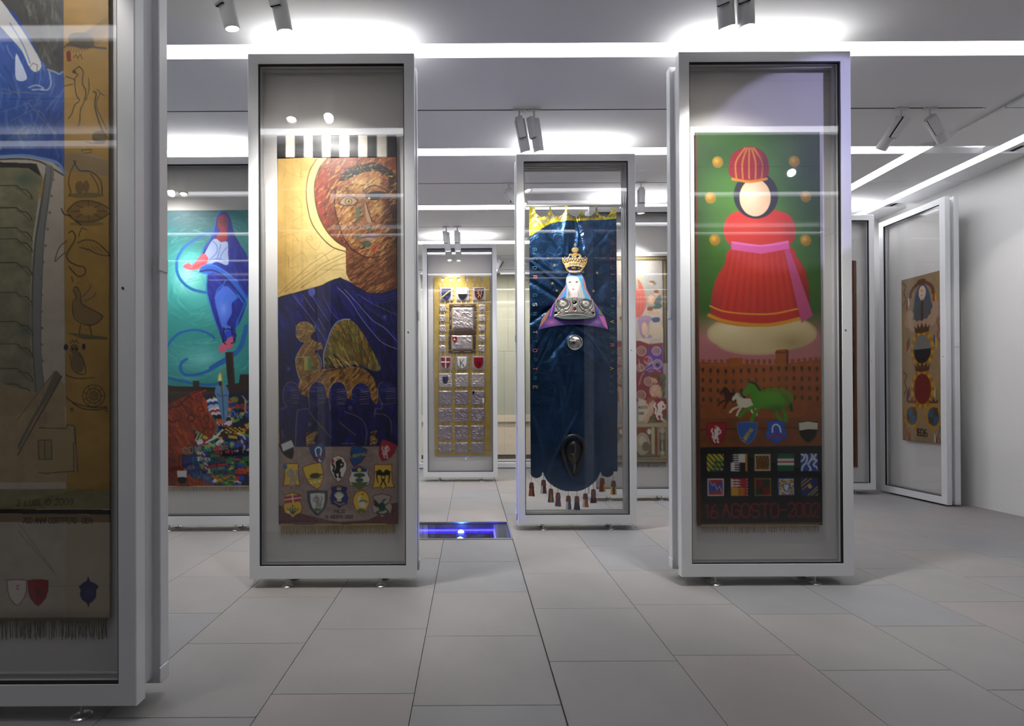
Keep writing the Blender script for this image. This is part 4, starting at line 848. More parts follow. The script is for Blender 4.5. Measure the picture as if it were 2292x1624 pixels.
# ================================================================ banner 4: city map banner at the left edge
def paint_map():
    c = Cv(-55, -135, 243, 1374, 1.34, '9a8d78')
    al = np.ones((c.H, c.W), bool)
    gold = c.mask(c.T(F('141,-140 250,-140 246,1090 137,1090'))); c.put(gold, '8f6f32'); c.mottle(gold, .10, 40, 4); c.glow(200, 250, 70, 300, 'a88440', .6, gold)
    pap = c.mask(c.T(F('-60,330 141,330 138,1374 -60,1374'))); c.put(pap, '9c9284'); c.mottle(pap, .05, 30, 2)
    # stormy blue cloth and grey horse at top
    bl = c.poly('-60,-140 141,-140 141,375 110,350 60,342 20,338 -60,338', '1f3f80'); c.brush(bl, ['1a3474', '2c56a0', '16264c', '5a74a8'], 260, 40, 5, lambda x, y: 70 + x * .3, 30, .5, 3)
    c.poly('-60,-140 141,-140 139,150 110,150 85,115 60,60 33,20 -60,-60', '3a3a38', 1); c.brush(c.mask(c.T(F('33,-100 139,-100 137,150 90,120 50,50'))), ['4c4c48', '2a2a28', '66665e'], 150, 30, 5, 80, 20, .5, 4)
    c.poly('-10,-20 30,30 60,75 90,130 80,150 64,140 45,100 10,60 -30,10', 'a8a8a8', 1, True); c.line('20,40 50,90 65,130', 2.5, '3a5aa0', .8, True); c.line('64,140 72,130 82,135 80,150', 2, '6a6a68')
    c.line('105,145 120,150 130,155 138,150', 4, '8a90a0', .8, True); c.line('108,150 112,175 105,190 90,190', 4, '9aa0b0', .7, True); c.line('62,185 80,180 95,188 70,190', 4, 'a0a8b8', .6, True)
    c.poly('33,110 45,130 58,165 33,165', 'a8b0c0', .9, True)
    for p in ('-60,170 33,195 100,200', '-60,200 60,195', '0,240 60,220 130,300', '20,260 70,235 90,240 140,330', '60,215 80,210 85,222 66,228 60,215', '75,205 90,215 85,230', '-10,330 40,280 75,265 95,300', '35,290 60,265 90,300 60,325 35,290', '55,285 72,282 75,295 58,298 55,285'): c.line(p, 1.6, '5a6478', .8)
    c.glow(50, 290, 50, 40, '7a8494', .6); c.line('-60,345 40,338 90,345 125,355 141,378', 7, '6a84b0', .9, True); c.line('-60,350 30,345 80,350 110,365 138,382', 3.5, '2c2c2a', .8, True)
    # map: walls, road, roofs
    rd = c.poly('100,360 118,372 108,430 98,500 92,560 88,650 86,720 86,790 92,860 98,940 78,940 72,860 66,760 66,640 70,560 80,480 95,400', '6c6c68', 1, True); c.line('112,362 105,430 96,500 92,560 88,650 86,720 87,800 92,860 96,940', 1.5, '2c3a40', .7, True); c.line('98,380 85,470 74,540 68,640 67,740 72,840 80,940', 4, '3c3c38', .6, True)
    for i in range(14): c.ell(116 - min(i, 6) * 4.6 + max(0, i - 6) * .2, 392 + i * 37, 2.6, 2.6, '2a3034'); c.ell(116 - min(i, 6) * 4.6 + max(0, i - 6) * .2, 392 + i * 37, 1.4, 1.4, '9aa09c')
    rf = c.poly('-60,350 78,356 92,385 82,440 70,520 64,640 64,760 70,850 74,900 30,920 -60,920', '6e6a50', 1); c.mottle(rf, .15, 24, 9)
    c.glow(50, 390, 40, 30, '3a5040', .8); c.glow(50, 730, 30, 25, '3f4c40', .8); c.poly('-60,350 78,356 88,385 60,366 -60,362', '24241f', 1)
    for y in (405, 455, 500, 525, 578, 645, 710, 760, 815, 850):
        c.line([(-60, y), (33, y), (44, y + 9), (56, y + 10), (66, y + 22), (68, y + 30)], 2, '24241f', .9); c.line([(33, y + 6), (50, y + 16), (64, y + 30)], 3, '3c3a30', .4)
    c.poly('95,385 92,420 84,440 88,400', '8a6424', .7)
    lw = c.poly('-60,830 74,870 110,830 137,850 137,1070 -60,1070', '8a7350', .8); c.mottle(lw, .08, 20)
    c.line('33,930 115,822', 1.5, '3a3428', .8); c.poly('115,822 120,820 131,833 75,920 33,1000 33,985 90,880', '5c5646', 1); c.line('131,833 33,1008', 3, '2a2620', .8)
    c.poly('80,948 140,945 142,942 160,945 163,1045 90,1050 80,1045', '8d7c54', .9); c.line('80,948 140,950 142,942 158,944 160,980 156,983 157,1045 95,1050 80,1048', 2, '2a241c', .8); c.line('160,950 165,1048', 4, '3c3428', .5); c.rect(78, 976, 108, 1018, '7c6c48'); c.line('78,976 107,975 108,1018 80,1019 78,976', 1.5, '2a241c'); c.line('92,976 93,1018', 1.2, '2a241c')
    c.line('140,360 139,900', 1.2, '4a4030', .6)
    # drawn animals on the gold strip
    I = '2c241a'
    for i in range(26): t = math.radians(-15 + i * 5.5); c.line([(168, 75), (168 + 72 * math.cos(t), 45 + 62 * math.sin(t) * (1 if t > .6 else .9))], 1.4, I, .7)
    c.ell(180, 80, 30, 18, '3a3022', .8, 15); c.line('150,90 180,92 235,98', 5, '2a2630', .7, True); c.line('142,95 165,80 190,85', 3, I, .8, True)
    c.poly('146,105 156,102 157,126 148,127', '6a1c1c'); c.line('162,118 168,112 172,120 178,110 182,122', 1.5, I)
    c.line('175,138 160,150 172,156 165,168 168,200 175,215 165,225 158,245 150,256', 2.4, I, .85, True); c.line('175,138 184,150 182,175 190,195 185,220 178,235 176,262 172,272', 2.4, I, .85, True); c.line('145,160 165,168', 2, I); c.line('142,182 160,178', 2, I); c.line('190,215 197,190 196,165', 1.8, I, .8, True); c.ell(165, 150, 3, 3, I)
    c.line('207,195 213,200 210,225 218,260 228,285 238,300', 3, I, .85, True); c.line('222,200 215,215 216,235 228,262 236,280', 1.8, I, .8, True); c.ell(220, 298, 17, 15, '4a3c26', .7); c.line('190,308 205,312 232,310 205,300', 2, I, .8, True); c.line('215,190 225,200 232,205', 2, I, .6)
    c.line('180,325 182,335 202,332 202,325 182,326', 1.3, I); c.poly('176,330 190,336 215,340 228,346 200,344 178,338', '8a8070', .8)
    cl = c.poly('143,335 180,334 240,352 240,385 175,378 143,372', '6a625c', .5); c.line('168,350 155,375 150,400 155,420 150,430', 2.2, I, .8, True); c.line('162,350 175,372 200,375 222,395 225,425', 2.4, I, .8, True); c.ell(175, 410, 10, 14, '4a3a22', .6); c.ell(190, 408, 7, 13, '4a3a22', .6); c.line('200,380 215,405 218,425', 2, I, .8, True); c.ell(190, 428, 40, 6, '3c4030', .5)
    c.ell(192, 465, 46, 24, '6c5228', .8); c.line('146,465 165,445 192,440 220,446 242,462 225,480 195,488 165,484 150,470', 2, I, .9, True); c.ell(195, 463, 20, 11, '8a6a30', 1)
    for k in range(8): t = k * .785; c.line([(195 + 18 * math.cos(t), 463 + 10 * math.sin(t)), (195 + 40 * math.cos(t), 464 + 21 * math.sin(t))], 1.3, I, .8)
    c.line('134,458 140,470 155,474', 3, I, .8, True); c.line('165,485 178,494', 3, I); c.ell(190, 492, 40, 5, '3c4030', .4)
    c.line('150,512 158,508 165,520 160,535 145,560 150,575 168,585 185,590 186,604 172,610 160,600 150,588', 2.6, I, .85, True); c.line('170,535 190,528 215,535 240,562 215,560 195,550 175,545', 2.2, I, .85, True); c.line('145,530 128,545 118,575 130,565 142,555', 2, I, .8, True); c.line('172,520 180,500 190,505', 2, I, .8); c.line('156,610 158,622', 2, I)
    for k in range(5): c.line([(180 + k*10, 540), (195 + k*10, 556)], 1, I, .6)
    c.poly('160,636 168,632 174,650 180,672 200,684 225,700 210,716 190,718 168,705 158,685 164,660', '6a5634', .8, True); c.line('160,636 168,634 176,650 178,670 205,686 225,700 205,718 180,716 160,700 158,670 166,655 158,640', 2, I, .85, True); c.line('180,655 195,640 200,628', 1.6, '1c2244', .9, True); c.line('185,665 205,655 210,645', 1.6, '1c2244', .9, True); c.line('175,718 172,738', 2.2, I); c.line('195,718 200,740', 2.2, I); c.poly('142,735 175,738 235,746 234,752 180,750', '3f4030', .7); c.line('168,628 172,622 178,630', 1.4, 'a03020', .7)
    c.ell(160, 772, 10, 11, '5c4a30', .9); c.ell(156, 772, 2.5, 2.5, '141010'); c.ell(165, 772, 2.5, 2.5, '141010'); c.ell(168, 802, 14, 24, '5a4a34', .8, -12); c.line('150,785 155,815 170,828 186,825 180,795 170,780', 2, I, .85, True); c.line('150,760 156,752 160,758 165,751 170,760', 1.6, I); c.ell(141, 768, 5, 7, '1c1c3c'); c.ell(182, 767, 4, 7, '1c1c3c'); c.line('140,830 165,838 205,836', 2, I, .8, True)
    c.line('141,880 150,888 165,895 200,903 232,902 215,908 180,906 155,893', 2.4, I, .85, True)
    for r in (25, 17, 9, 4): c.line([(203 + r * math.cos(t * .35), 877 + r * .98 * math.sin(t * .35)) for t in range(19)], 1.8, I, .9)
    for k in range(9): t = k * .7; c.line([(203 + 10 * math.cos(t), 877 + 10 * math.sin(t)), (203 + 24 * math.cos(t), 877 + 24 * math.sin(t))], 1.2, I, .8)
    c.text('M', 151, 904, 8, I, 1.5); c.text('U', 229, 904, 8, I, 1.5)
    # inscriptions
    bt = c.poly('-60,1085 243,1085 243,1130 -60,1130', '6e6848', 1); c.mottle(bt, .08, 18, 5); c.poly('-60,1129 243,1132 243,1142 -60,1139', '12110f'); c.poly('-60,1140 243,1142 243,1160 -60,1158', '6a5438', .9)
    c.text('2 LUGLIO 2009', 29, 1109, 13, '2a281e', 1.5, .82, -1, .15); c.text('700 ANNI COSTITUTO  1309', 42, 1149, 11.5, '17150f', 1.7, .64, .5, .12)
    c.line('33,1180 90,1245 110,1270', 1.3, '6c6250', .7); c.line('33,1160 115,1275', 1.3, '6c6250', .7); c.glow(200, 1250, 80, 60, 'a89c8c', .4); c.line('33,1302 240,1300', 2, '7c7264', .5)
    for x, f in ((28, 'b8b0a8'), (76, '7c1a1c')): c.shield(x, 1316, 45, 58, f, '4a1414', kind='h')
    c.beast(76, 1316, 26, '4c1414'); c.text('C', 28, 1300, 9, 'a02c2c', 2)
    c.poly('188,1281 193,1291 202,1295 211,1303 206,1312 206,1325 198,1336 191,1341 188,1350 184,1340 174,1333 169,1322 170,1310 167,1303 176,1295 184,1290', '20204e', 1, True); c.ell(188, 1318, 8, 8, '2c2c60'); c.line('167,1303 211,1303', 1.2, '12122c')
    c.glow(100, 1374, 300, 30, '4a3a24', .5)
    return c
S4 = 2.053 / 1149
tb = banner('painted_banner', -1.444 - 149 * S4, 2.053, 3.06, 'tall banner of a city map with animals drawn down its gold strip')
c_ = paint_map()
sheet('cloth', c_, S4, paint_mat('painted_silk_map', 1.25, .55), tb, folds(.0015, 7, 2), 1.45)
fringe(298 * S4 * .97, .082, 110, mat('fringe_dull', '5c5036', .85), tb, 0, -1509 * S4, gap=.12, seed=12, wd=.0014)
rod(tb, 298 * S4 * .95)
# ================================================================ banner 5: dark blue satin with appliqué, on a white pole
S5 = 4.862 / 1149
def slab(pts, th, name='x', z=0, bev=0):
    """flat plate from an outline in the x-z plane, front at -th"""
    bm = bmesh.new(); v = [bm.verts.new((a, 0, b)) for a, b in pts]; f = bm.faces.new(v)
    r = bmesh.ops.extrude_face_region(bm, geom=[f]); vs = [e for e in r['geom'] if isinstance(e, bmesh.types.BMVert)]
    if bev:
        cx = sum(a for a, b in pts) / len(pts); cz = sum(b for a, b in pts) / len(pts)
        for q in vs: q.co.x = cx + (q.co.x - cx) * (1 - bev); q.co.z = cz + (q.co.z - cz) * (1 - bev)
    bmesh.ops.translate(bm, vec=(0, -th, 0), verts=vs); bmesh.ops.recalc_face_normals(bm, faces=bm.faces[:]); return bm
NX0, NY0 = 1193, 492          # sketch origin of the blue cloth
def paint_navy():
    c = Cv(1191, 462, 1386, 1102, 1.6, '1b3c60')
    c.mottle(None, .12, 30, 3)
    c.poly('1190,462 1390,462 1390,489 1330,493 1280,494 1240,499 1222,510 1205,520 1190,530', 'c6b820')
    c.brush(c.mask(c.T(F('1195,462 1386,462 1386,490 1300,490 1240,496 1215,505 1198,508'))), ['9a9486', '8e887c', 'a8a292', 'd4c62a', '6a645c'], 420, 11, 2.2, -28, 30, .85, 4)
    for x in range(1208, 1380, 9): c.line([(x - 8, 486 + (x % 5)), (x - 3, 481), (x + 2, 487), (x + 6, 480)], .8, '2c2a26', .8)
    c.line('1190,529 1205,519 1222,509 1240,499 1280,494 1330,492 1386,489', 2.5, 'd0c024', 1, True)
    return c
def navy_keep(U, V):
    x = 1191 + U * 195; y = 462 + V * 640
    top = np.zeros_like(x, bool)
    for cx in (1220.5, 1256, 1291, 1323.5, 1359): top |= (np.hypot((x - cx) / 15, (y - 468) / 16) < 1) | ((np.abs(x - cx) < 9) & (y < 468))
    b = np.full_like(x, 0.)
    b = np.where(x < 1217, 1059 + 12 * np.sqrt(np.clip(1 - ((x - 1204) / 14.5) ** 2, 0, 1)), b)
    b = np.where((x >= 1217) & (x < 1348), 1044 + 58 * np.sqrt(np.clip(1 - ((x - 1282.5) / 67) ** 2, 0, 1)), b)
    b = np.where(x >= 1348, 1058 + 12 * np.sqrt(np.clip(1 - ((x - 1362.5) / 15.5) ** 2, 0, 1)), b)
    return ~top & (y < b)
def crumple(X, Z, U, V):
    y = np.zeros_like(X); r = np.random.RandomState(4)
    for i in range(80):      # soft creases running out from the pinned emblem
        a = r.uniform(-PI, PI); cx, cz = .0, -.95; t = math.cos(a), math.sin(a)
        ox, oz = r.uniform(-.35, .35), r.uniform(-2.3, 0)
        th = math.atan2(oz - cz, ox - cx) + r.uniform(-.5, .5); dx, dz = math.cos(th), math.sin(th)
        u = (X - ox) * dx + (Z - oz) * dz; v = -(X - ox) * dz + (Z - oz) * dx
        L = r.uniform(.10, .32); w_ = r.uniform(.008, .03); y += r.uniform(-1, 1) * .013 * np.exp(-(u / L) ** 2 - (v / w_) ** 2) * (.5 + 1.0 * (X < .12))
    y += .006 * np.sin(U * 9 + V * 5) + .004 * np.sin(U * 23 + V * 11 + np.sin(V * 17)) + .004 * np.sin(V * 31 + U * 8) * (1 - V)
    return y
tb = banner('satin_banner', .9785, 4.862, 3.045, 'dark blue satin banner with a crowned lady, silver disc and hanging tassels')
tb['group'] = 'painted silk banners in the cases'
m_ = paint_mat('blue_satin', 1.0, .30, metal=.8, spec=.6, bump=.55, bscale=11, bdist=.02)
c_ = paint_navy()
sheet('cloth', c_, S5, m_, tb, crumple, 1.5, keep=navy_keep, top=0)
bw = 195 * S5
def q5(x, y): return ((x + .0047 * (y - 462) - 1288.5) * S5, -(y - 462) * S5)
obj('hanging_pole', tube(bmesh.new(), [(-.458, .0, .006), (.458, .0, .006)], .012, 14), M['spot'], tb, (.008, .012, 0))
obj('pole_bracket', box(-.459, -.446, -.02, .04, -.02, .03, bev=.003), M['bead'], tb); obj('pole_bracket', box(.455, .468, -.02, .04, -.02, .03, bev=.003), M['bead'], tb)
# the lady: printed appliqué, crown, silver collar
def paint_lady():
    c = Cv(1204, 610, 1368, 742, 2.5, '000000')
    c.o = (1150., 520., 5.073)
    c.poly('640,470 790,480 830,560 850,650 900,760 1000,900 1050,970 1092,1120 900,1075 700,1060 500,1070 290,1115 340,980 440,860 520,740 600,620 615,520', '4a3a86', 1)
    c.glow(440, 1030, 130, 70, 'c870a0', .9); c.glow(960, 1030, 110, 60, 'b070b0', .9); c.glow(700, 1040, 200, 60, '2c2a6a', .7)
    c.poly('600,610 640,640 560,760 470,800 400,960 300,1100 345,980 430,840 500,740', 'd07a1c', 1, True); c.poly('620,600 650,640 600,740 500,790 420,950 480,820 560,700', '3aa0d8', 1, True); c.line('600,640 560,740 480,800 430,960', 12, 'd070c0', .9, True); c.line('590,650 500,770 400,900 330,1010', 9, 'e08a20', .9, True); c.line('470,800 420,900 345,1010 300,1100', 7, '3a6ac8', .9, True)
    c.poly('780,480 830,560 845,650 910,760 1010,900 1060,970 1000,960 950,900 900,800 830,740 790,640 770,560', '4a50c0', 1, True); c.line('790,500 820,600 840,680 900,770', 14, 'e08a20', .9, True); c.line('780,520 800,620 850,720 900,780', 14, 'e080d0', .9, True); c.line('900,770 960,860 1030,950', 10, 'd8801c', .9, True); c.poly('980,960 1050,965 1090,1115 1040,1080', 'd068a8', 1); c.line('1010,910 1040,960 1085,1090', 10, '2a70c0', .8, True); c.ell(1000, 930, 28, 16, '6a8a3a', .9, 30)
    c.poly('612,500 640,480 700,485 790,490 800,560 830,680 880,780 620,770 600,760 620,640', '58a8d8', 1, True); c.line('625,500 690,490 780,500', 12, '4a70d0', 1, True); c.line('635,482 700,480 770,482', 8, 'e098e0', 1, True)
    c.poly('625,520 690,510 750,525 780,600 800,680 820,760 760,770 740,700 640,690 650,770 615,770 620,640 612,560', 'c8c8c4', 1, True)
    for x in (632, 642, 775, 790, 805): c.line([(x - 6, 600), (x, 680), (x + 6, 765)], 4, '8a8a86', .7, True)
    c.poly('655,640 745,640 750,760 645,760', 'e8d8d4', 1); c.glow(650, 720, 25, 60, '8a7a78', .7); c.glow(750, 720, 20, 60, '9a8a88', .6)
    f = c.poly('625,560 640,530 690,518 740,530 768,580 765,630 740,675 700,700 665,685 635,640', 'f2ece8', 1, True); c.glow(760, 620, 30, 70, 'd8c4bc', .6, f); c.glow(660, 650, 30, 20, 'f0c8c4', .5, f)
    for x, y in ((655, 580), (733, 578)): c.ell(x, y, 15, 9, 'b8b49a'); c.ell(x, y, 8, 8, '4a4a30'); c.line([(x - 20, y + 2), (x, y - 10), (x + 20, y)], 3.5, '4a3a2a', .9, True)
    c.line('635,562 655,554 680,562', 3.5, '9a8a72', .8, True); c.line('715,560 738,552 760,562', 3.5, '9a8a72', .8, True); c.line('698,590 694,620 685,632 700,636', 3, 'c0a098', .8, True)
    c.poly('672,655 690,650 710,655 694,668', 'd08a8a', 1, True)
    return c
def lady_keep(U, V):
    x = (1204 + U * 164 - 1150) * 5.073; y = (610 + V * 132 - 520) * 5.073
    L = np.interp(y, [480, 520, 620, 740, 860, 980, 1115], [640, 615, 600, 520, 440, 340, 290]); R = np.interp(y, [480, 560, 650, 760, 900, 970, 1120], [790, 830, 850, 900, 1000, 1050, 1092])
    return (x > L) & (x < R) & (y > 475) & (y < 1060 + ((x - 695) / 400) ** 2 * 60)
lad = sheet('appliqued_lady', paint_lady(), S5, paint_mat('printed_applique', .95, .6), tb, lambda X, Z, U, V: -.004 * np.cos((U - .5) * 2.6), .9, keep=lady_keep)
lx, lz = q5(1204, 610); lad.location = (lx + 82 * S5, -.022, lz)
def paint_crown():
    c = Cv(1258, 545, 1322, 616, 3, '2a2c50'); c.o = (1150., 520., 5.073)
    c.poly('565,290 600,320 640,300 650,262 700,262 720,245 745,262 770,262 800,300 830,320 858,300 850,370 825,420 805,440 790,470 700,482 625,470 600,400 575,360', 'c8a460', 1)
    for k in range(9): x = 600 + k * 29; c.ell(x, 335 + 12 * math.cos(k), 14, 26, '6a4c22', .8); c.ell(x, 335 + 12 * math.cos(k), 6, 14, 'ecd494', .9); c.ell(x, 300, 7, 7, 'f0dca8', .9)
    for x in (620, 665, 745, 800): c.ell(x, 298, 15, 14, '1c2868', 1)
    c.poly('598,385 640,365 720,355 800,368 820,385 805,425 720,405 640,410 612,430', 'dcc490', 1, True)
    for k in range(5): c.line([(650 + k*36, 385), (662 + k*36, 372), (674 + k*36, 385), (662 + k*36, 398), (650 + k*36, 385)], 4, '8a6a30', .9)
    c.ell(708, 440, 98, 36, 'b89a62', 1); c.ell(710, 430, 80, 24, '242858', 1); c.ell(700, 425, 26, 14, 'b08c4c', .8); c.ell(760, 430, 18, 12, 'b08c4c', .6); c.ell(710, 468, 70, 10, 'd8c8a0', .8)
    c.poly('675,210 690,185 718,195 745,185 755,212 740,245 690,245', 'c8ac6c', 1, True); c.line('695,240 685,205 700,190', 3, '6a5024'); c.line('738,240 748,205 735,190', 3, '6a5024'); c.line('718,130 718,190', 8, 'd8bc74'); c.line('700,160 736,160', 7, 'd8bc74'); c.line('690,250 745,250', 6, '8a6a34')
    return c
def crown_keep(U, V):
    x = (1258 + U * 64 - 1150) * 5.073; y = (545 + V * 71 - 520) * 5.073
    L = np.interp(y, [240, 262, 285, 300, 360, 400, 440, 476], [685, 645, 640, 565, 575, 595, 610, 660]); R = np.interp(y, [240, 262, 285, 300, 360, 400, 440, 476], [750, 775, 790, 858, 850, 830, 805, 765])
    a = (x > L) & (x < R) & (y >= 240) & (y < 480)
    return a | (np.hypot((x - 715) / 42, (y - 217) / 36) < 1) | ((np.abs(x - 718) < 5) & (y > 135) & (y < 200)) | ((np.abs(x - 718) < 20) & (np.abs(y - 160) < 5))
cr = sheet('crown', paint_crown(), S5, paint_mat('crown_gold', 1.0, .35, metal=.5), tb, lambda X, Z, U, V: -.012 * np.cos((U - .5) * 3), .55, keep=crown_keep, relief=.012)
lx, lz = q5(1258, 545); cr.location = (lx + 32 * S5, -.024, lz)
def paint_collar():
    c = Cv(1241, 668, 1338, 719, 3, '3c3c3e'); c.o = (1150., 520., 5.073)
    c.poly('490,780 560,760 640,755 700,750 760,755 860,765 915,785 935,870 942,970 830,945 700,935 580,945 470,975 475,880', 'b8b4ac', 1, True)
    for sx in (-1, 1):
        X = lambda v: 703 + sx * v
        for r in (62, 48): c.line([(X(130) + r * math.cos(t * .35), 830 + r * .85 * math.sin(t * .35)) for t in range(19)], 7, '3c3a38', .9)
        for k in range(6): t = k * 1.05; c.ell(X(130) + 22 * math.cos(t), 830 + 20 * math.sin(t), 13, 11, 'e0dcd4')
        c.line([(X(60), 800), (X(50), 850), (X(80), 900), (X(120), 920), (X(90), 940)], 9, '4a4846', .9, True); c.line([(X(190), 790), (X(210), 850), (X(180), 910), (X(210), 930)], 9, '4a4846', .9, True); c.line([(X(66), 806), (X(58), 850), (X(88), 895)], 5, 'ece8e0', .9, True); c.line([(X(200), 800), (X(216), 850)], 5, 'ece8e0', .9, True)
        c.line([(X(100), 900), (X(140), 885), (X(170), 910), (X(150), 935)], 7, '55524e', .9, True)
        c.ell(X(212), 932, 16, 16, '281c22')
    c.rect(680, 755, 730, 935, 'c0bcb4'); c.line('680,760 680,935', 4, '5a5856'); c.line('730,760 730,935', 4, '5a5856'); c.ell(702, 815, 24, 20, '1c1c20'); c.ell(697, 808, 7, 5, 'd8d8dc'); c.ell(702, 890, 17, 20, '8c2030'); c.ell(698, 882, 5, 5, 'f0c0c0'); c.ell(703, 850, 14, 16, 'd8d4cc')
    c.line('475,950 580,936 700,928 830,936 940,962', 7, '9a8a5a', 1, True); c.poly('478,965 580,948 700,940 830,948 936,972 860,995 700,1005 560,998', '8a9290', 1, True); c.line('500,975 700,950 920,980', 4, 'd8dcd8', .8, True); c.glow(700, 975, 120, 30, '5a6068', .6)
    return c
def collar_keep(U, V):
    x = (1241 + U * 97 - 1150) * 5.073; y = (668 + V * 51 - 520) * 5.073
    return (y > 752 + np.abs(x - 700) * .12) & (x > np.interp(y, [760, 880, 975], [492, 478, 468])) & (x < np.interp(y, [760, 880, 975], [908, 934, 942])) & (y < 1004 - ((x - 705) / 235) ** 4 * 34)
co_ = sheet('silver_collar', paint_collar(), S5, paint_mat('chased_silver', 1.05, .32, metal=.55), tb, lambda X, Z, U, V: -.022 * np.cos((U - .5) * 3) , .6, keep=collar_keep, relief=.012)
lx, lz = q5(1241, 668); co_.location = (lx + 48.5 * S5, -.026, lz)
dx_, dz_ = q5(1289.5, 768)
o = smooth(obj('silver_disc', lathe(bmesh.new(), [(.073, 0), (.073, .008), (.066, .012), (.060, .009), (.052, .012), (.03, .026), (.006, .032)], 40, Matrix.Rotation(PI/2, 4, 'X')), mat('polished_silver', 'cfcdc8', .13, metal=1), tb, (dx_, -.012, dz_)), 50)
def star(r): return [(r * (1 if k % 2 == 0 else .4) * math.sin(k * PI / 5), r * (1 if k % 2 == 0 else .4) * math.cos(k * PI / 5)) for k in range(10)]
for x, y in ((1245.5, 595.5), (1240.5, 636), (1340.5, 613), (1332, 653.5), (1231, 580), (1250, 652)):
    a, b = q5(x, y); obj('gold_star', slab(star(.015 if y != 580 else .008), .004), mat('star_gold', 'c8a040', .35, metal=.6) if 'star_gold' not in bpy.data.materials else bpy.data.materials['star_gold'], tb, (a, -.016, b))
# letters sewn down both edges, turned on their side
def letter(ch, h, m, x, y, name='letter'):
    bm = bmesh.new()
    for st in GLY[ch].split('|'):
        p = [(int(g[0]) / 4 * h * .7 - h * .35, int(g[1]) / 6 * h - h / 2) for g in st.split()]
        for (a0, b0), (a1, b1) in zip(p, p[1:]):
            L = math.hypot(a1 - a0, b1 - b0); n = ((b1 - b0) / L * h * .07, -(a1 - a0) / L * h * .07)
            v = [bm.verts.new((-yy, yo, -xx)) for yo in (0, -.003) for xx, yy in ((a0 + n[0], b0 + n[1]), (a1 + n[0], b1 + n[1]), (a1 - n[0], b1 - n[1]), (a0 - n[0], b0 - n[1]))]
            for f in ((4, 5, 6, 7), (0, 3, 2, 1), (0, 1, 5, 4), (1, 2, 6, 5), (2, 3, 7, 6), (3, 0, 4, 7)): bm.faces.new([v[i] for i in f])
    a, b = q5(x, y); return obj(name, bm, m, tb, (a, -.013, b))
lc = {k: mat('thread_' + k, v, .6) for k, v in dict(teal='1c5f6a', orange='c86a48', red='7a1c30', pale='c8d0d0', pink='c89aa8', yellow='a89a30', coral='c85a58', blue='2c6a9a').items()}
for k, (ch, col) in enumerate(zip('BCDRIGSNITTOPTNE', 'teal teal teal orange teal teal pale teal teal pink teal coral teal orange teal yellow'.split())):
    letter(ch, .036, lc[col], 1202 - k * .15, 560 + k * 20.5)
for k, (ch, col) in enumerate(zip('GCEUIKATAEVESRYXAVUZ', 'red red red red coral teal teal blue teal teal yellow teal teal coral teal teal yellow teal teal teal'.split())):
    letter(ch, .036, lc[col], 1377 - k * .35, 548 + k * 17.4)
# black leather loop with a cord near the foot of the banner
bm = bmesh.new(); P = []
for k in range(25):
    t = math.radians(205 - k * 9.6 - 0); P.append((.105 * math.cos(t), -.03 - .0 * k, .125 * math.sin(t)))
P = [(-.02, -.02, -.25), (-.07, -.02, -.14)] + P + [(.06, -.02, -.15), (.01, -.02, -.26)]
lp = mat('black_leather', '0c0e14', .35, coat=.2)
a, b = q5(1283, 1005); lo_ = smooth(obj('leather_loop', tube(bm, P, .02, 8), lp, tb, (a, -.005, b)), 60)
o = obj('leather_bowl', lathe(bmesh.new(), [(.085, 0), (.080, .012), (.06, .024), (.03, .030), (.004, .032)], 28, Matrix.Rotation(PI/2, 4, 'X') @ Matrix.Scale(1.35, 4, (0, 1, 0))), lp, tb, (a + .008, -.006, b - .03)); smooth(o, 60)
bm = tube(bmesh.new(), [(.01, -.05, .04), (.012, -.055, -.02), (-.008, -.055, -.06), (-.004, -.05, -.12), (.006, -.045, -.18), (-.006, -.045, -.22), (.012, -.045, -.23), (.012, -.05, -.12), (.004, -.055, -.06), (-.03, -.05, -.04)], .0028, 6)
obj('cord', bm, mat('cord_olive', '6a5c38', .7), tb, (a, -.005, b)); obj('buckle', box(-.118, -.106, -.04, -.03, -.0, .035, bev=.002), mat('buckle_brass', 'c0a070', .3, metal=.8), tb, (a, -.0, b))
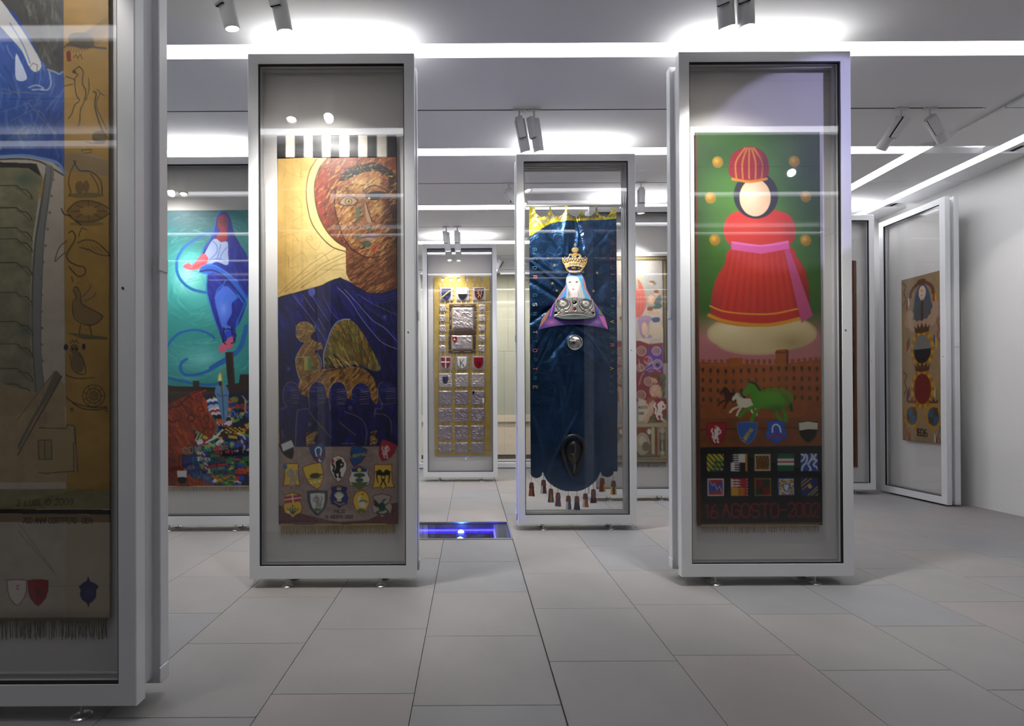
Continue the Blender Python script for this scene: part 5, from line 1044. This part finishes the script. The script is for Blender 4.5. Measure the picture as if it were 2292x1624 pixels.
# tassels
tk = {k: mat('tassel_' + k, v, .75, bump=.4, bump_scale=300) for k, v in dict(orange='b0541c', black='16181c', white='c8bfb0', red='7c1a20', blue='1c2a5a', yellow='c09018', green='26382a', navy='141a38', lblue='46629a').items()}
capm = mat('tassel_cap_leather', '5c3024', .5, noise_amt=.3, noise_scale=60)
for x, yt, cols in ((1190, 1080, 'orange orange black'), (1217, 1074, 'white black red'), (1233, 1094, 'green orange green'), (1249, 1103, 'red blue red'), (1272, 1110, 'white lblue navy'), (1291, 1111, 'navy navy navy'), (1310, 1105, 'white orange orange'), (1328, 1096, 'blue red red'), (1348, 1071, 'red red yellow'), (1373, 1077, 'yellow navy yellow')):
    a, b = q5(x, yt); cs = cols.split()
    te = empty('tassel', (a, -.002, b)); te.parent = tb
    tl = .05 + (0 if x not in (1233, 1328, 1249) else .03)
    obj('cord', tube(bmesh.new(), [(0, 0, .0), (0, 0, tl)], .0018, 5), M['seam'], te)
    bm = bmesh.new(); w0, w1, h = .017, .024, .055
    v = [bm.verts.new(p) for p in ((-w0, -.012, 0), (w0, -.012, 0), (w0, .012, 0), (-w0, .012, 0), (-w1, -.017, -h), (w1, -.017, -h), (w1, .017, -h), (-w1, .017, -h))]
    for f in ((0, 3, 2, 1), (4, 5, 6, 7), (0, 1, 5, 4), (1, 2, 6, 5), (2, 3, 7, 6), (3, 0, 4, 7)): bm.faces.new([v[i] for i in f])
    bmesh.ops.bevel(bm, geom=bm.edges[:], offset=.003, segments=2, affect='EDGES'); obj('cap', bm, capm, te)
    L = .073
    for k, cc in enumerate(cs):
        bm = bmesh.new(); rr = random.Random(int(x) + k)
        xa, xb = -.019 + k * .0127, -.019 + (k + 1) * .0127; fa, fb = -.028 + k * .0187, -.028 + (k + 1) * .0187; n = 5
        top = [[bm.verts.new((xa + (xb - xa) * i / n, y + rr.uniform(-.001, .001), -h + .002)) for i in range(n + 1)] for y in (-.011, .011)]
        bot = [[bm.verts.new((fa + (fb - fa) * i / n, y + (-.002 if i % 2 else .002), -h - L + rr.uniform(-.005, .003))) for i in range(n + 1)] for y in (-.014, .014)]
        for i in range(n):
            bm.faces.new((top[0][i], bot[0][i], bot[0][i+1], top[0][i+1])); bm.faces.new((top[1][i+1], bot[1][i+1], bot[1][i], top[1][i])); bm.faces.new((bot[0][i], bot[1][i], bot[1][i+1], bot[0][i+1]))
        bm.faces.new((top[0][0], top[1][0], bot[1][0], bot[0][0])); bm.faces.new((top[0][-1], bot[0][-1], bot[1][-1], top[1][-1]))
        obj('skirt', bm, tk[cc], te)

# ================================================================ banner 6: gold cloth hung with silver plates
S6 = 7.615 / 1149
tb = banner('plated_banner', -.118, 7.602, 3.03, 'golden banner hung with chased silver plates and enamel shields')
def paint_goldcloth():
    c = Cv(969, 618, 1094, 1019, 1, 'b4984c', lean=.0); c.mottle(None, .06, 14, 3); c.mottle(None, .05, 3, 5)
    c.rect(969, 1005, 1094, 1009, 'a08028', .5); return c
bw6, bh6 = 124 * S6, 401 * S6
def gk(U, V):
    x = U * 124; cut = np.zeros_like(x, bool)
    for cx in (20, 37.5, 54.5, 71.5, 89, 106.5): cut |= np.abs(x - cx) < 2.3
    return ~(cut & (V < .026))
sheet('cloth', paint_goldcloth(), S6, paint_mat('gold_leather', 1.0, .42, metal=.35, bump=.5, bscale=60), tb, lambda X, Z, U, V: .002 * np.sin(U * 7 + V * 9), 1.5, keep=gk)
obj('cloth_back', box(-bw6/2 + .004, bw6/2 - .004, .003, .006, -bh6 + .004, -.075), mat('gold_leather_back', '7c6428', .6), tb)
rod(tb, bw6 * .96, z=-.01)
silver = mat('chased_silver_plate', 'bdb2ae', .38, metal=.75, noise_amt=.2, noise_scale=40)
silv2 = mat('dark_silver_plate', '9a9096', .4, metal=.75, noise_amt=.25, noise_scale=40)
brz = mat('dark_bronze', '4c3c34', .45, metal=.5, noise_amt=.3, noise_scale=30)
enam = {k: mat('enamel_' + k, v, .15, coat=.6) for k, v in dict(red='8c1420', maroon='4a1420', white='dcd8d0', navy='141c48', black='101214', gold='d0a850').items()}
def g6(x, y): return ((x - 1031.5) * S6, -(y - 618) * S6)
def plate(x0, y0, x1, y1, m=silver, n=12, amp=.010, name='silver_plate', seed=0):
    """embossed plate: a small relief grid with a turned-down edge"""
    a0, b0 = g6(x0, y0); a1, b1 = g6(x1, y1); W, H = a1 - a0, b0 - b1
    bm = bmesh.new(); nx = n; ny = max(4, int(n * H / W)); g = []
    for j in range(ny + 1):
        row = []
        for i in range(nx + 1):
            u, v = i / nx, j / ny; e = i in (0, nx) or j in (0, ny)
            d = 0 if e else noise.turbulence(Vector((u * 5.5 + seed * 3.1, v * 5.5 * H / W, seed)), 3, True) * amp
            row.append(bm.verts.new((-W/2 + u * W, -.006 - d if not e else -.004, H/2 - v * H)))
        g.append(row)
    for j in range(ny):
        for i in range(nx): bm.faces.new((g[j][i], g[j+1][i], g[j+1][i+1], g[j][i+1]))
    bd = [g[0][i] for i in range(nx + 1)] + [g[j][nx] for j in range(1, ny + 1)] + [g[ny][i] for i in range(nx - 1, -1, -1)] + [g[j][0] for j in range(ny - 1, 0, -1)]
    lo = [bm.verts.new((v.co.x, .003, v.co.z)) for v in bd]
    for i in range(len(bd)): j = (i + 1) % len(bd); bm.faces.new((bd[i], bd[j], lo[j], lo[i]))
    bm.faces.new(lo)
    return obj(name, bm, m, tb, ((a0 + a1)/2, -.010, (b0 + b1)/2))
def shpts(w_, h): return [(a * w_ / 2, -b * h / 2) for a, b in F('-1,-1 1,-1 1,0 .85,.45 .5,.8 0,1 -.5,.8 -.85,.45 -1,0')]
def eshield(pl, w_, h, col, label, ox=0, oz=0):
    o = obj('enamel_shield', slab(shpts(w_, h), .012, bev=.06), enam[col], pl, (ox, -.006, oz)); o['label'] = label; return o
def strokes(pl, pts, r, col, y=-.019, name='charge'):
    return obj(name, tube(bmesh.new(), [(a, 0, b) for a, b in pts], r, 6), enam[col], pl, (0, y, 0))
links = []
# three enamel squares at the top and three further down
for r, (y0, y1) in enumerate(((643.5, 673.5), (796.5, 828))):
    for k, (x0, x1) in enumerate(((981.5, 1011), (1018, 1047.5), (1055, 1084.5))):
        pl = plate(x0 - r*2, y0, x1 - r*2, y1, silver, 8, .003, seed=r * 3 + k)
        w_, h = 21 * S6, 26 * S6
        if (r, k) == (0, 0): eshield(pl, w_, h, 'navy', 'blue enamel shield with a gold band'); strokes(pl, [(-w_*.42, -h*.28), (w_*.42, h*.28)], .010, 'gold', name='band')
        if (r, k) == (0, 1): eshield(pl, w_, h, 'black', 'white over black enamel shield'); obj('band', slab([(-w_*.49, 0), (w_*.49, 0), (w_*.48, h*.48), (-w_*.48, h*.48)], .004), enam['white'], pl, (0, -.0175, 0))
        if (r, k) == (0, 2): eshield(pl, w_, h, 'maroon', 'maroon enamel shield with a gold lion')
        if (r, k) == (1, 0): eshield(pl, w_, h, 'red', 'red enamel shield with a white cross'); strokes(pl, [(-w_*.46, .01), (w_*.46, .01)], .010, 'white'); strokes(pl, [(0, -h*.44), (0, h*.46)], .010, 'white')
        if (r, k) == (1, 1): eshield(pl, w_, h, 'white', 'white enamel shield with a black letter'); strokes(pl, [(-.028, -.06), (-.022, 0), (-.028, .06)], .005, 'black'); strokes(pl, [(.03, .06), (-.018, .0), (.022, -.03), (.03, -.06)], .005, 'black')
        if (r, k) == (1, 2): eshield(pl, w_, h, 'red', 'red enamel shield with a chased device'); strokes(pl, [(-.03, .03), (0, .01), (.03, .0), (.01, -.03), (-.02, -.04)], .008, 'maroon')
        if (r, k) == (0, 2):
            for q in ('0,.05 -.01,.02 .005,-.02', '.0,.02 -.03,.035', '0,.005 -.035,0', '.005,-.02 -.015,-.035 -.01,-.06', '.005,-.02 .025,-.035 .02,-.06', '.01,-.02 .035,-.01 .03,.03 .04,.05'): strokes(pl, F(q), .0055, 'gold')
for k in range(5):      # small squares down both sides
    y = 682 + k * 22.6
    for x0 in (981 - k * .3, 1069 - k * .3): plate(x0, y, x0 + 14.5, y + 15.5, silver, 7, .009, seed=20 + k + x0)
pl = plate(1010, 689, 1056, 736, silver, 16, .016, seed=41)
pl = plate(1009, 751, 1054, 782, silver, 16, .014, seed=42); o = eshield(pl, 10.5 * S6, 14 * S6, 'red', 'small red enamel shield', -17 * S6, 7 * S6); obj('charge', slab([(-.012, -.014), (.012, -.014), (.012, .0), (0, .014), (-.012, .0)], .003), enam['white'], pl, (-17 * S6, -.019, 7 * S6))
def bar(x0, y0, x1, y1, zz=True):
    a0, b0 = g6(x0, y0); a1, b1 = g6(x1, y1)
    o = obj('bronze_bar', box(a0, a1, -.014, -.004, b1, b0, bev=.002), brz, tb)
    if zz:
        n = 14; hz = (x1 - x0) > (y1 - y0); bm = bmesh.new()
        for seg in ((.18, .42), (.58, .82)):
            pts = [((a0 + (a1 - a0) * (seg[0] + (seg[1] - seg[0]) * i / 8), -.016, (b0 + b1)/2 + (.006 if i % 2 else -.006)) if hz else ((a0 + a1)/2 + (.006 if i % 2 else -.006), -.016, b0 + (b1 - b0) * (seg[0] + (seg[1] - seg[0]) * i / 8))) for i in range(9)]
            tube(bm, pts, .0022, 4)
        obj('zigzag', bm, enam['white'], o)
bar(1003, 681, 1063, 687); bar(1003, 689, 1008, 736.5); bar(1058, 689, 1063, 736.5); bar(1002, 738.5, 1062, 749, False); bar(1001, 751, 1006.5, 782, False); bar(1056, 751, 1061, 782, False); bar(1001, 784, 1061, 790)
for r, (y0, y1) in enumerate(((835, 866), (874, 905.5), (912.5, 944), (951.5, 982.5), (989, 1013.5))):
    for k, x0 in enumerate((978.5, 1015, 1051.5)):
        pl = plate(x0 - r * .3, y0, x0 + 30 - r * .3, y1, silver if r < 1 else silv2, 13, .015, seed=60 + r * 3 + k)
        if (r, k) == (0, 0): eshield(pl, 13 * S6, 17 * S6, 'navy', 'small blue enamel shield')
        if (r, k) == (1, 2): eshield(pl, 5 * S6, 8 * S6, 'navy', 'tiny blue enamel shield', -10 * S6, 11 * S6); eshield(pl, 5 * S6, 12 * S6, 'white', 'tiny white enamel shield', 11.5 * S6, -7 * S6)
bm = bmesh.new()     # little wire links between the plates
def lk(x, y, dx, dy): a, b = g6(x, y); c2, d2 = g6(x + dx, y + dy); tube(bm, [(a, -.012, b), (c2, -.018, d2)], .0035, 4)
for y0, y1 in ((828, 835), (866, 874), (905.5, 912.5), (944, 951.5), (982.5, 989), (673.5, 681), (790, 797), (635, 643.5)):
    for x0 in (978.5, 1015, 1051.5):
        for e in (4, 15, 26): lk(x0 + e, y0, 0, y1 - y0)
for y0 in (797, 835, 874, 912.5, 951.5, 989, 643.5):
    for x in (1009, 1045):
        for e in (4, 14, 24): lk(x, y0 + e, 5.5, 0)
for k in range(5):
    for x0 in (981, 1069):
        for e in (3, 11): lk(x0 + e, 697.5 + k * 22.6, 0, 7)
    for e in (3, 11): lk(996, 682 + k * 22.6 + e, 6.5, 0); lk(1062, 682 + k * 22.6 + e, 6.5, 0)
o = obj('wire_links', bm, mat('link_wire', 'c8c0b0', .4, metal=.6), tb); o['kind'] = 'stuff'

# ================================================================ banner 7: cherub tapestry behind
def paint_cherubs():
    c = Cv(1366, 575, 1494, 1036, 2, '8c857c')
    c.glow(1420, 600, 60, 60, 'b09a80', .8); c.glow(1450, 620, 50, 60, '7a8488', .6); c.rect(1366, 690, 1494, 770, 'b0a490', .8); c.mottle(None, .05, 18)
    c.org(1360, 480, 4.776)
    for r in (50, 90, 130, 165): c.line([(290 + r * math.cos(t * .2), 590 + r * math.sin(t * .2)) for t in range(32)], 6, '9aa4a4', .4, True)
    c.poly('230,640 290,640 380,760 400,850 360,840 300,860 240,800', '8a8a70', 1, True); c.poly('230,820 380,820 415,900 405,1020 350,1100 320,1110 230,1120', 'b05c50', 1, True); c.poly('330,700 400,800 390,840 340,800', 'a0564c', 1, True)
    for x in (300, 335, 370): c.line([(x, 850), (x + 10, 960), (x - 10, 1090)], 6, '8a3c34', .6, True)
    for p in ('330,650 390,740 440,860', '380,760 420,900', '350,640 400,720'): c.line(p, 14, '8c8e74', .8, True)
    for x, y, rx, ry, s in ((470, 920, 40, 55, 0), (525, 850, 28, 32, 1), (480, 740, 30, 22, 1), (455, 1035, 32, 36, 1), (400, 1150, 42, 60, 0), (395, 1250, 30, 60, 0), (520, 1060, 34, 20, 0), (150, 940, 25, 60, 0), (150, 1130, 24, 30, 1)):
        c.ell(x, y, rx, ry, 'b08c70'); c.glow(x - 6, y - 6, rx, ry, 'cfae92', .7)
        if s: c.ell(x, y - ry * .5, rx, ry * .6, '6a4428', .9)
    c.poly('500,950 560,870 580,930 530,985', '4a5450', .9, True); c.poly('480,1000 570,960 575,1010 510,1020', '44584c', .9, True); c.poly('470,1120 550,1110 555,1150 500,1165', '3c4c6a', .9, True); c.poly('470,730 530,740 510,770', '54564e', .8)
    c.poly('325,1120 400,1090 470,1110 440,1190 400,1300 490,1290 480,1320 380,1330 340,1250', '8c7490', .8, True); c.ell(395, 1230, 32, 70, 'c4a488'); c.ell(415, 1310, 16, 16, 'c4a488')
    c.ell(520, 1250, 70, 90, 'b8a88c', .8); c.ell(380, 1370, 70, 40, 'c0b098', .7)
    c.org(1360, 800, 4.776)
    # scrolling ornament, partly purple
    rz = c.poly('30,-170 340,-170 450,-130 590,-150 590,440 320,480 30,480', '7a3a38', 1); c.poly('420,-80 585,-110 585,160 400,150', '5c3a86', .9)
    for x, y, r in ((430, 265, 45), (430, 40, 42), (530, 80, 48), (350, 410, 48), (360, -60, 50), (520, -60, 46), (140, 40, 40), (140, 160, 42), (140, 250, 40), (140, -60, 42), (345, 120, 40)):
        c.ell(x, y, r, r, 'a09684', .35); c.line([(x + r * math.cos(t * .35), y + r * math.sin(t * .35)) for t in range(19)], 9, 'b0a48e', .9); c.line([(x + r * .55 * math.cos(t * .35 + 1), y + r * .55 * math.sin(t * .35 + 1)) for t in range(14)], 6, '9c8e7c', .9); c.ell(x, y, r * .4, r * .4, '8c6a50')
    for p in ('330,30 350,150 420,100 480,60', '330,300 360,200 400,170 480,150', '120,0 160,100 120,200 170,300', '400,150 470,120 560,160'): c.line(p, 9, 'b4a890', .8, True)
    c.ell(410, 30, 22, 20, 'a02020'); c.ell(530, 90, 20, 20, '2c2c60'); c.ell(410, 170, 20, 18, '3a4a80')
    # seated child with a shield
    c.poly('320,440 400,470 440,560 430,650 360,690 320,690', 'b4a88c', 1); c.text('AGOSTO', 318, 530, 24, '1c1814', 3, .68); c.text('C2010', 322, 595, 20, '1c1814', 3, .58)
    c.poly('30,450 90,470 60,690 30,690', 'b4a88c', 1)
    for p in ('560,170 620,200 600,450 560,440', '540,500 620,440 625,700 400,710'): m = c.poly(p, '555238', .9); c.brush(m, ['7a7a50', '3c4028'], 60, 12, 1.5, -50, 20, .7, 3)
    for x, y, rx, ry, rot in ((505, 355, 62, 60, 0), (500, 240, 44, 46, 0), (465, 540, 30, 100, 12), (450, 480, 60, 26, -20), (410, 660, 26, 60, 20), (540, 390, 34, 50, -20), (480, 410, 22, 60, -40), (140, 480, 22, 170, -6), (140, 370, 30, 60, -35), (600, 690, 24, 16, 0)): c.ell(x, y, rx, ry, 'b08e70', 1, rot); c.glow(x - 8, y - 8, rx * .8, ry * .8, 'cdb094', .6)
    c.ell(505, 205, 52, 28, '6a4028', 1); c.ell(540, 240, 18, 34, '5c3824', 1); c.ell(480, 245, 6, 4, '2a1a14'); c.ell(512, 243, 6, 4, '2a1a14'); c.line('480,268 492,273 504,268', 4, '8a3c30')
    c.poly('410,450 480,430 540,440 560,460 470,470 420,510', '8c4c34', 1, True); c.poly('495,460 560,450 620,460 610,600 560,680 510,690 485,600', '7c2c28', 1, True); c.org(); c.beast(1360 + 553/4.776, 800 + 570/4.776, 44, 'c8c0b0', -1); c.org(1360, 800, 4.776)
    # painted stone base
    b = c.poly('20,700 630,715 630,1130 20,1120', '8a7c60', 1); c.mottle(b, .06, 14); c.rect(30, 715, 630, 750, 'a0906c'); c.rect(30, 752, 520, 1050, '6a5840'); c.rect(30, 760, 440, 820, '7a4a34')
    c.ell(360, 930, 80, 120, '9a9078'); c.ell(360, 900, 40, 50, 'b0a68c'); c.ell(395, 960, 40, 50, '6a6250'); c.ell(150, 950, 60, 120, '9c927a', 1, 25); c.ell(135, 800, 22, 30, 'b8b8ac'); c.ell(430, 800, 22, 30, 'b8b8ac'); c.rect(455, 755, 490, 1040, 'a89c80'); c.rect(497, 755, 520, 1060, '7a4430')
    c.rect(530, 755, 615, 1065, '8a8068'); c.rect(540, 765, 605, 1055, '5c564a'); c.ell(572, 790, 30, 30, 'a09880'); c.ell(572, 860, 22, 40, '8c846c'); c.ell(572, 960, 10, 60, 'a8a088'); c.ell(572, 1030, 26, 24, 'a8a088')
    for i in range(26): c.ell(40 + i * 20, 1065, 8, 12, '3c4438')
    c.line('20,1088 630,1098', 6, '5c5440')
    c.org()
    c.rect(1366, 575, 1494, 585, '3c3628'); c.rect(1484, 575, 1496, 815, '3c3628')
    for i in range(28): c.poly([(1366 + i*4.7, 580), (1368.5 + i*4.7, 577), (1371 + i*4.7, 580), (1368.5 + i*4.7, 583)], '8a7a4a')
    for i in range(48): c.poly([(1489, 586 + i*4.8), (1492, 588.5 + i*4.8), (1489, 591 + i*4.8), (1486, 588.5 + i*4.8)], '7a6c44')
    return c
S7 = 6.16 / 1149
tb = banner('painted_banner', 2.02, 6.155, 2.92, 'tapestry-like banner with cherubs and scrollwork behind the blue banner')
c_ = paint_cherubs()
sheet('cloth', c_, S7, paint_mat('painted_tapestry', 1.1, .6), tb, folds(.002, 9, 2), 1.6)
fringe(128 * S7 * .97, .06, 90, mat('fringe_grey', '5c544a', .85), tb, 0, -461 * S7, seed=15, wd=.0022); rod(tb, 128 * S7 * .95)

# ================================================================ banner 8: dark brown, half hidden; banner 9: 1836
def paint_brown():
    c = Cv(0, 0, 150, 462, .8, '4a2e1c', lean=0); c.mottle(None, .3, 14, 3); c.mottle(None, .25, 4, 5); c.glow(75, 230, 60, 150, '6a4424', .6)
    for k in range(6): c.line([(75 + 30 * math.cos(t * .35), 60 + k * 70 + 24 * math.sin(t * .35)) for t in range(19)], 3, '7a5428', .6)
    c.rect(0, 0, 150, 3, '5c1c1c'); c.rect(146, 0, 150, 462, '6a3c20'); return c
S8 = 6.48 / 1149
tb = banner('painted_banner', 4.455, 6.475, 2.94, 'dark brown banner showing only a strip beside the front right case')
sheet('cloth', paint_brown(), S8, paint_mat('painted_brown', 1.1, .6), tb, folds(.002, 11, 2), 3); rod(tb, 150 * S8 * .95)
def paint_1836():
    c = Cv(0, 0, 120, 360, 2.2, '8a7354', lean=0); c.mottle(None, .07, 20)
    for y in (0, 90, 200, 300):
        for s in (0, 1):
            X = lambda v: v if not s else 120 - v
            c.line([(X(5), y + 8), (X(14), y + 16), (X(8), y + 30), (X(14), y + 44), (X(6), y + 58)], 2.6, ['2c2a24', '9a7a20', '8a2c20', '38506a'][(y // 50 + s) % 4], .8, True)
            f = [(X(16), y + 50), (X(24), y + 40), (X(26), y + 58), (X(14), y + 74)]; c.poly(f, ['b0aca0', '2c4c7a', '8a2420', '3a5c3c'][(y // 30 + 2 * s) % 4]); c.poly([f[0], ((f[0][0]+f[1][0])/2, y+45), ((f[2][0]+f[3][0])/2, y+66), f[3]], ['8a2420', 'b89020', '2a4060', '7a6a28'][(y // 20 + s) % 4])
    c.line('0,0 0,360', 3, 'a87c20', .7)
    for k in range(13): t = math.radians(180 + k * 15); c.ell(62 + 34 * math.cos(t), 42 + 26 * math.sin(t), 5, 4, '5a3420')
    c.poly('30,110 24,90 36,72 44,40 56,22 72,22 84,40 92,66 104,74 100,90 96,112 60,108', '34506a', 1, True); c.ell(64, 38, 11, 15, 'c8a890'); c.rect(58, 48, 70, 60, 'bca088'); c.line('60,34 66,34', 1, '3a2418'); c.line('60,44 66,44', 1, '8a3428'); c.poly('42,60 58,54 76,54 90,62 86,98 44,98', '4a4e52', 1, True); c.rect(60, 58, 67, 98, '4a201c')
    for x, y, r in ((26, 84, 12), (22, 98, 12), (36, 106, 13), (54, 110, 13), (72, 108, 13), (90, 100, 13), (100, 84, 12), (102, 70, 9)): c.ell(x, y, r, r, 'a4846c', 1)
    c.ell(62, 14, 14, 6, '5a3018'); 
    for cy, f1, f2, ry in ((160, '6c6a64', '141414', 31), (246, '6a1e14', '6a1e14', 33)):
        for k in range(24): t = k * .262; c.ell(62 + 30 * math.cos(t), cy + (ry + 4) * math.sin(t), 6, 6, 'b0801c' if k % 2 else '8c6414')
        c.ell(62, cy, 26, ry, f1); c.clip = c.mask([(30, cy), (95, cy), (95, cy + 40), (30, cy + 40)]).astype(np.float32); c.ell(62, cy, 26, ry, f2); c.clip = None
        y = cy - ry - 8
        c.poly([(42, y), (38, y - 14), (46, y - 6), (50, y - 17), (56, y - 7), (62, y - 19), (68, y - 7), (74, y - 17), (78, y - 6), (86, y - 14), (82, y)], '50301e'); c.ell(62, y, 21, 4, '50301e')
    for cx in (30, 94):
        for k in range(18): t = k * .35; c.ell(cx + 19 * math.cos(t), 305 + 24 * math.sin(t), 4.5, 4.5, 'a4761c')
        c.ell(cx, 305, 16, 20, '2f506c'); c.rect(cx - 1, 286, cx + 12, 304, '4a3420'); c.rect(cx - 13, 306, cx, 320, '4a3420'); c.poly([(cx-12, 277), (cx-14, 268), (cx-5, 273), (cx, 265), (cx+5, 273), (cx+14, 268), (cx+12, 277)], '5a2c1c')
    c.text('1836', 44, 333, 15, '1c1610', 2.4, .62); return c
tb = tag(empty('painted_banner', (5.285, 6.013, 2.64), -PI/2 + .03), 'old brown banner with coats of arms dated 1836 in the wall case', 'banner', 'painted silk banners in the cases')
sheet('cloth', paint_1836(), 2.05 / 360, paint_mat('painted_old_silk', 1.0, .6), tb, folds(.0015, 13, 2), 1.3); rod(tb, 120 * 2.05 / 360 * .95, y=.012); tb.scale = (.76, 1, .95)
# ---------------------------------------------------------------- track spotlights
def spotlight_parts():
    P = {}
    def mk(name, bm, m, sm=False):
        me = bpy.data.meshes.new(name); bm.to_mesh(me); bm.free(); me.materials.append(M[m])
        if sm: me.polygons.foreach_set('use_smooth', [True] * len(me.polygons)); me.set_sharp_from_angle(angle=math.radians(40))
        P[name] = me
    mk('adapter', box(-.055, .055, -.016, .016, -.012, .006, bev=.003), 'spot')
    mk('stem', lathe(bmesh.new(), [(.008, -.075), (.008, -.008)], 10), 'spot')
    b = bmesh.new(); lathe(b, [(.040, -.005), (.044, 0), (.044, .245), (.040, .25), (.036, .25), (.036, .225)], 28)
    mk('body', b, 'spot', True)
    mk('driver_box', box(-.028, .028, -.066, -.036, -.022, .14, bev=.003), 'spot')
    mk('seam', bx(bx(bmesh.new(), .028, .031, -.05, -.036, -.018, .143), -.028, .031, -.05, -.036, .1405, .1435), 'seam')
    mk('lens', lathe(bmesh.new(), [(.0355, .226), (.0355, .230)], 24), 'lens')
    mk('lens_dark', lathe(bmesh.new(), [(.0355, .226), (.0355, .230)], 24), 'lens_off')
    return P
SP = spotlight_parts()
def spotlight(x, y, target, label, lit=True, power=1, size=46, roll_=0, zoff=0, blend=.35):
    t = tag(empty('track_spotlight', (x, y, CEIL)), label, 'spotlight', 'white track spotlights')
    obj('adapter', SP['adapter'], None, t); obj('stem', SP['stem'], None, t)
    piv = Vector((0, 0, -.085))
    d = (Vector(target) - (Vector((x, y, CEIL)) + piv)).normalized()
    q = d.to_track_quat('Z', 'Y')
    R = q.to_matrix().to_4x4() @ Matrix.Rotation(roll_, 4, 'Z')
    b = obj('body', SP['body'], None, t); b.matrix_local = Matrix.Translation(piv) @ R @ Matrix.Translation((0, 0, -.0))
    obj('driver_box', SP['driver_box'], None, b); obj('seam', SP['seam'], None, b)
    obj('lens', SP['lens' if lit else 'lens_dark'], None, b)
    if lit:
        ld = bpy.data.lights.new('beam', 'SPOT'); ld.energy = SPOTW * power; ld.color = (1, .975, .94); ld.spot_size = math.radians(size); ld.spot_blend = blend; ld.shadow_soft_size = .03
        lo = bpy.data.objects.new('beam', ld); C.objects.link(lo); lo.parent = b; lo.location = (0, 0, .26); lo.rotation_euler = (PI, 0, 0)
    return t
T1, T2, T3, T4, T5 = tr[5:10]
spotlight(-1.07, T1, (-.90, 3.44, 2.0), 'white spotlight over the face banner, right one of its pair', power=.7, size=100, blend=1)
spotlight(-1.37, T1, (-1.0, 3.44, 1.3), 'white spotlight over the face banner, left one of its pair', power=1.3, size=64, blend=1)
spotlight(1.40, T1, (1.86, 3.44, 2.0), 'white spotlight over the green banner, left one of its pair', power=.7, size=100, blend=1)
spotlight(1.52, T1, (1.93, 3.44, 1.3), 'white spotlight over the green banner, right one of its pair', power=1.3, size=64, blend=1)
spotlight(.42, T2, (.85, 4.86, 1.9), 'white spotlight with dark mouth on the front track, left of the pair', power=1.1, size=96, blend=1, roll_=-.5)
spotlight(.545, T2, (1.0, 4.86, 1.2), 'white spotlight on the front track, right of the pair', power=1.0, size=60, blend=1, roll_=.2)
spotlight(3.62, T2, (3.0, 6.3, 1.2), 'white spotlight on the front track far right, pointing down', power=.3, roll_=.2)
spotlight(3.86, T2, (5.3, 4.9, 2.4), 'white spotlight on the front track far right, tilted outwards', power=.25, roll_=-.6)
spotlight(-3.12, T2, (-2.5, 4.86, 1.9), 'white spotlight over the turquoise banner, left one of its pair', power=.9, size=96, blend=1)
spotlight(-2.98, T2, (-2.4, 4.86, 1.2), 'white spotlight over the turquoise banner, right one of its pair', power=.9, size=60, blend=1)
spotlight(.44, T3, (1.1, 4.9, 2.2), 'white spotlight behind the blue banner case, tilted toward it', power=.3)
spotlight(1.93, T3, (2.02, 6.15, 1.7), 'white spotlight beside the top right of the blue banner case', power=1.3, size=90, blend=1)
spotlight(-.33, T4, (-.17, 7.62, 1.8), 'white spotlight over the golden banner, left one of its pair', power=.75, size=90, blend=1)
spotlight(-.175, T4, (-.12, 7.62, 1.2), 'white spotlight over the golden banner, right one of its pair', power=.8, size=64, blend=1)
spotlight(.52, T5, (-.1, 7.9, 2.3), 'small white spotlight on the farthest track by the glass wall', power=.3)
spotlight(-1.75, tr[4], (-1.75, 2.05, 2.5), 'added unseen spotlight over the city map banner, right one of its pair', power=.22, size=66)  # this pair is added out of view to brighten the map banner
spotlight(-2.02, tr[4], (-1.9, 2.05, 1.6), 'added unseen spotlight over the city map banner, left one of its pair', power=.16, size=56)
v = spotlight(3.35, tr[4], (2.35, 3.4, 2.85), 'violet accent spotlight above the viewer at right', power=.8, size=34, blend=.1)  # added lamp, stands in for the violet tint of a stair reflection
for o in bpy.data.objects:
    if o.type == 'LIGHT' and o.parent and o.parent.parent == v: o.data.color = (.55, .52, 1)
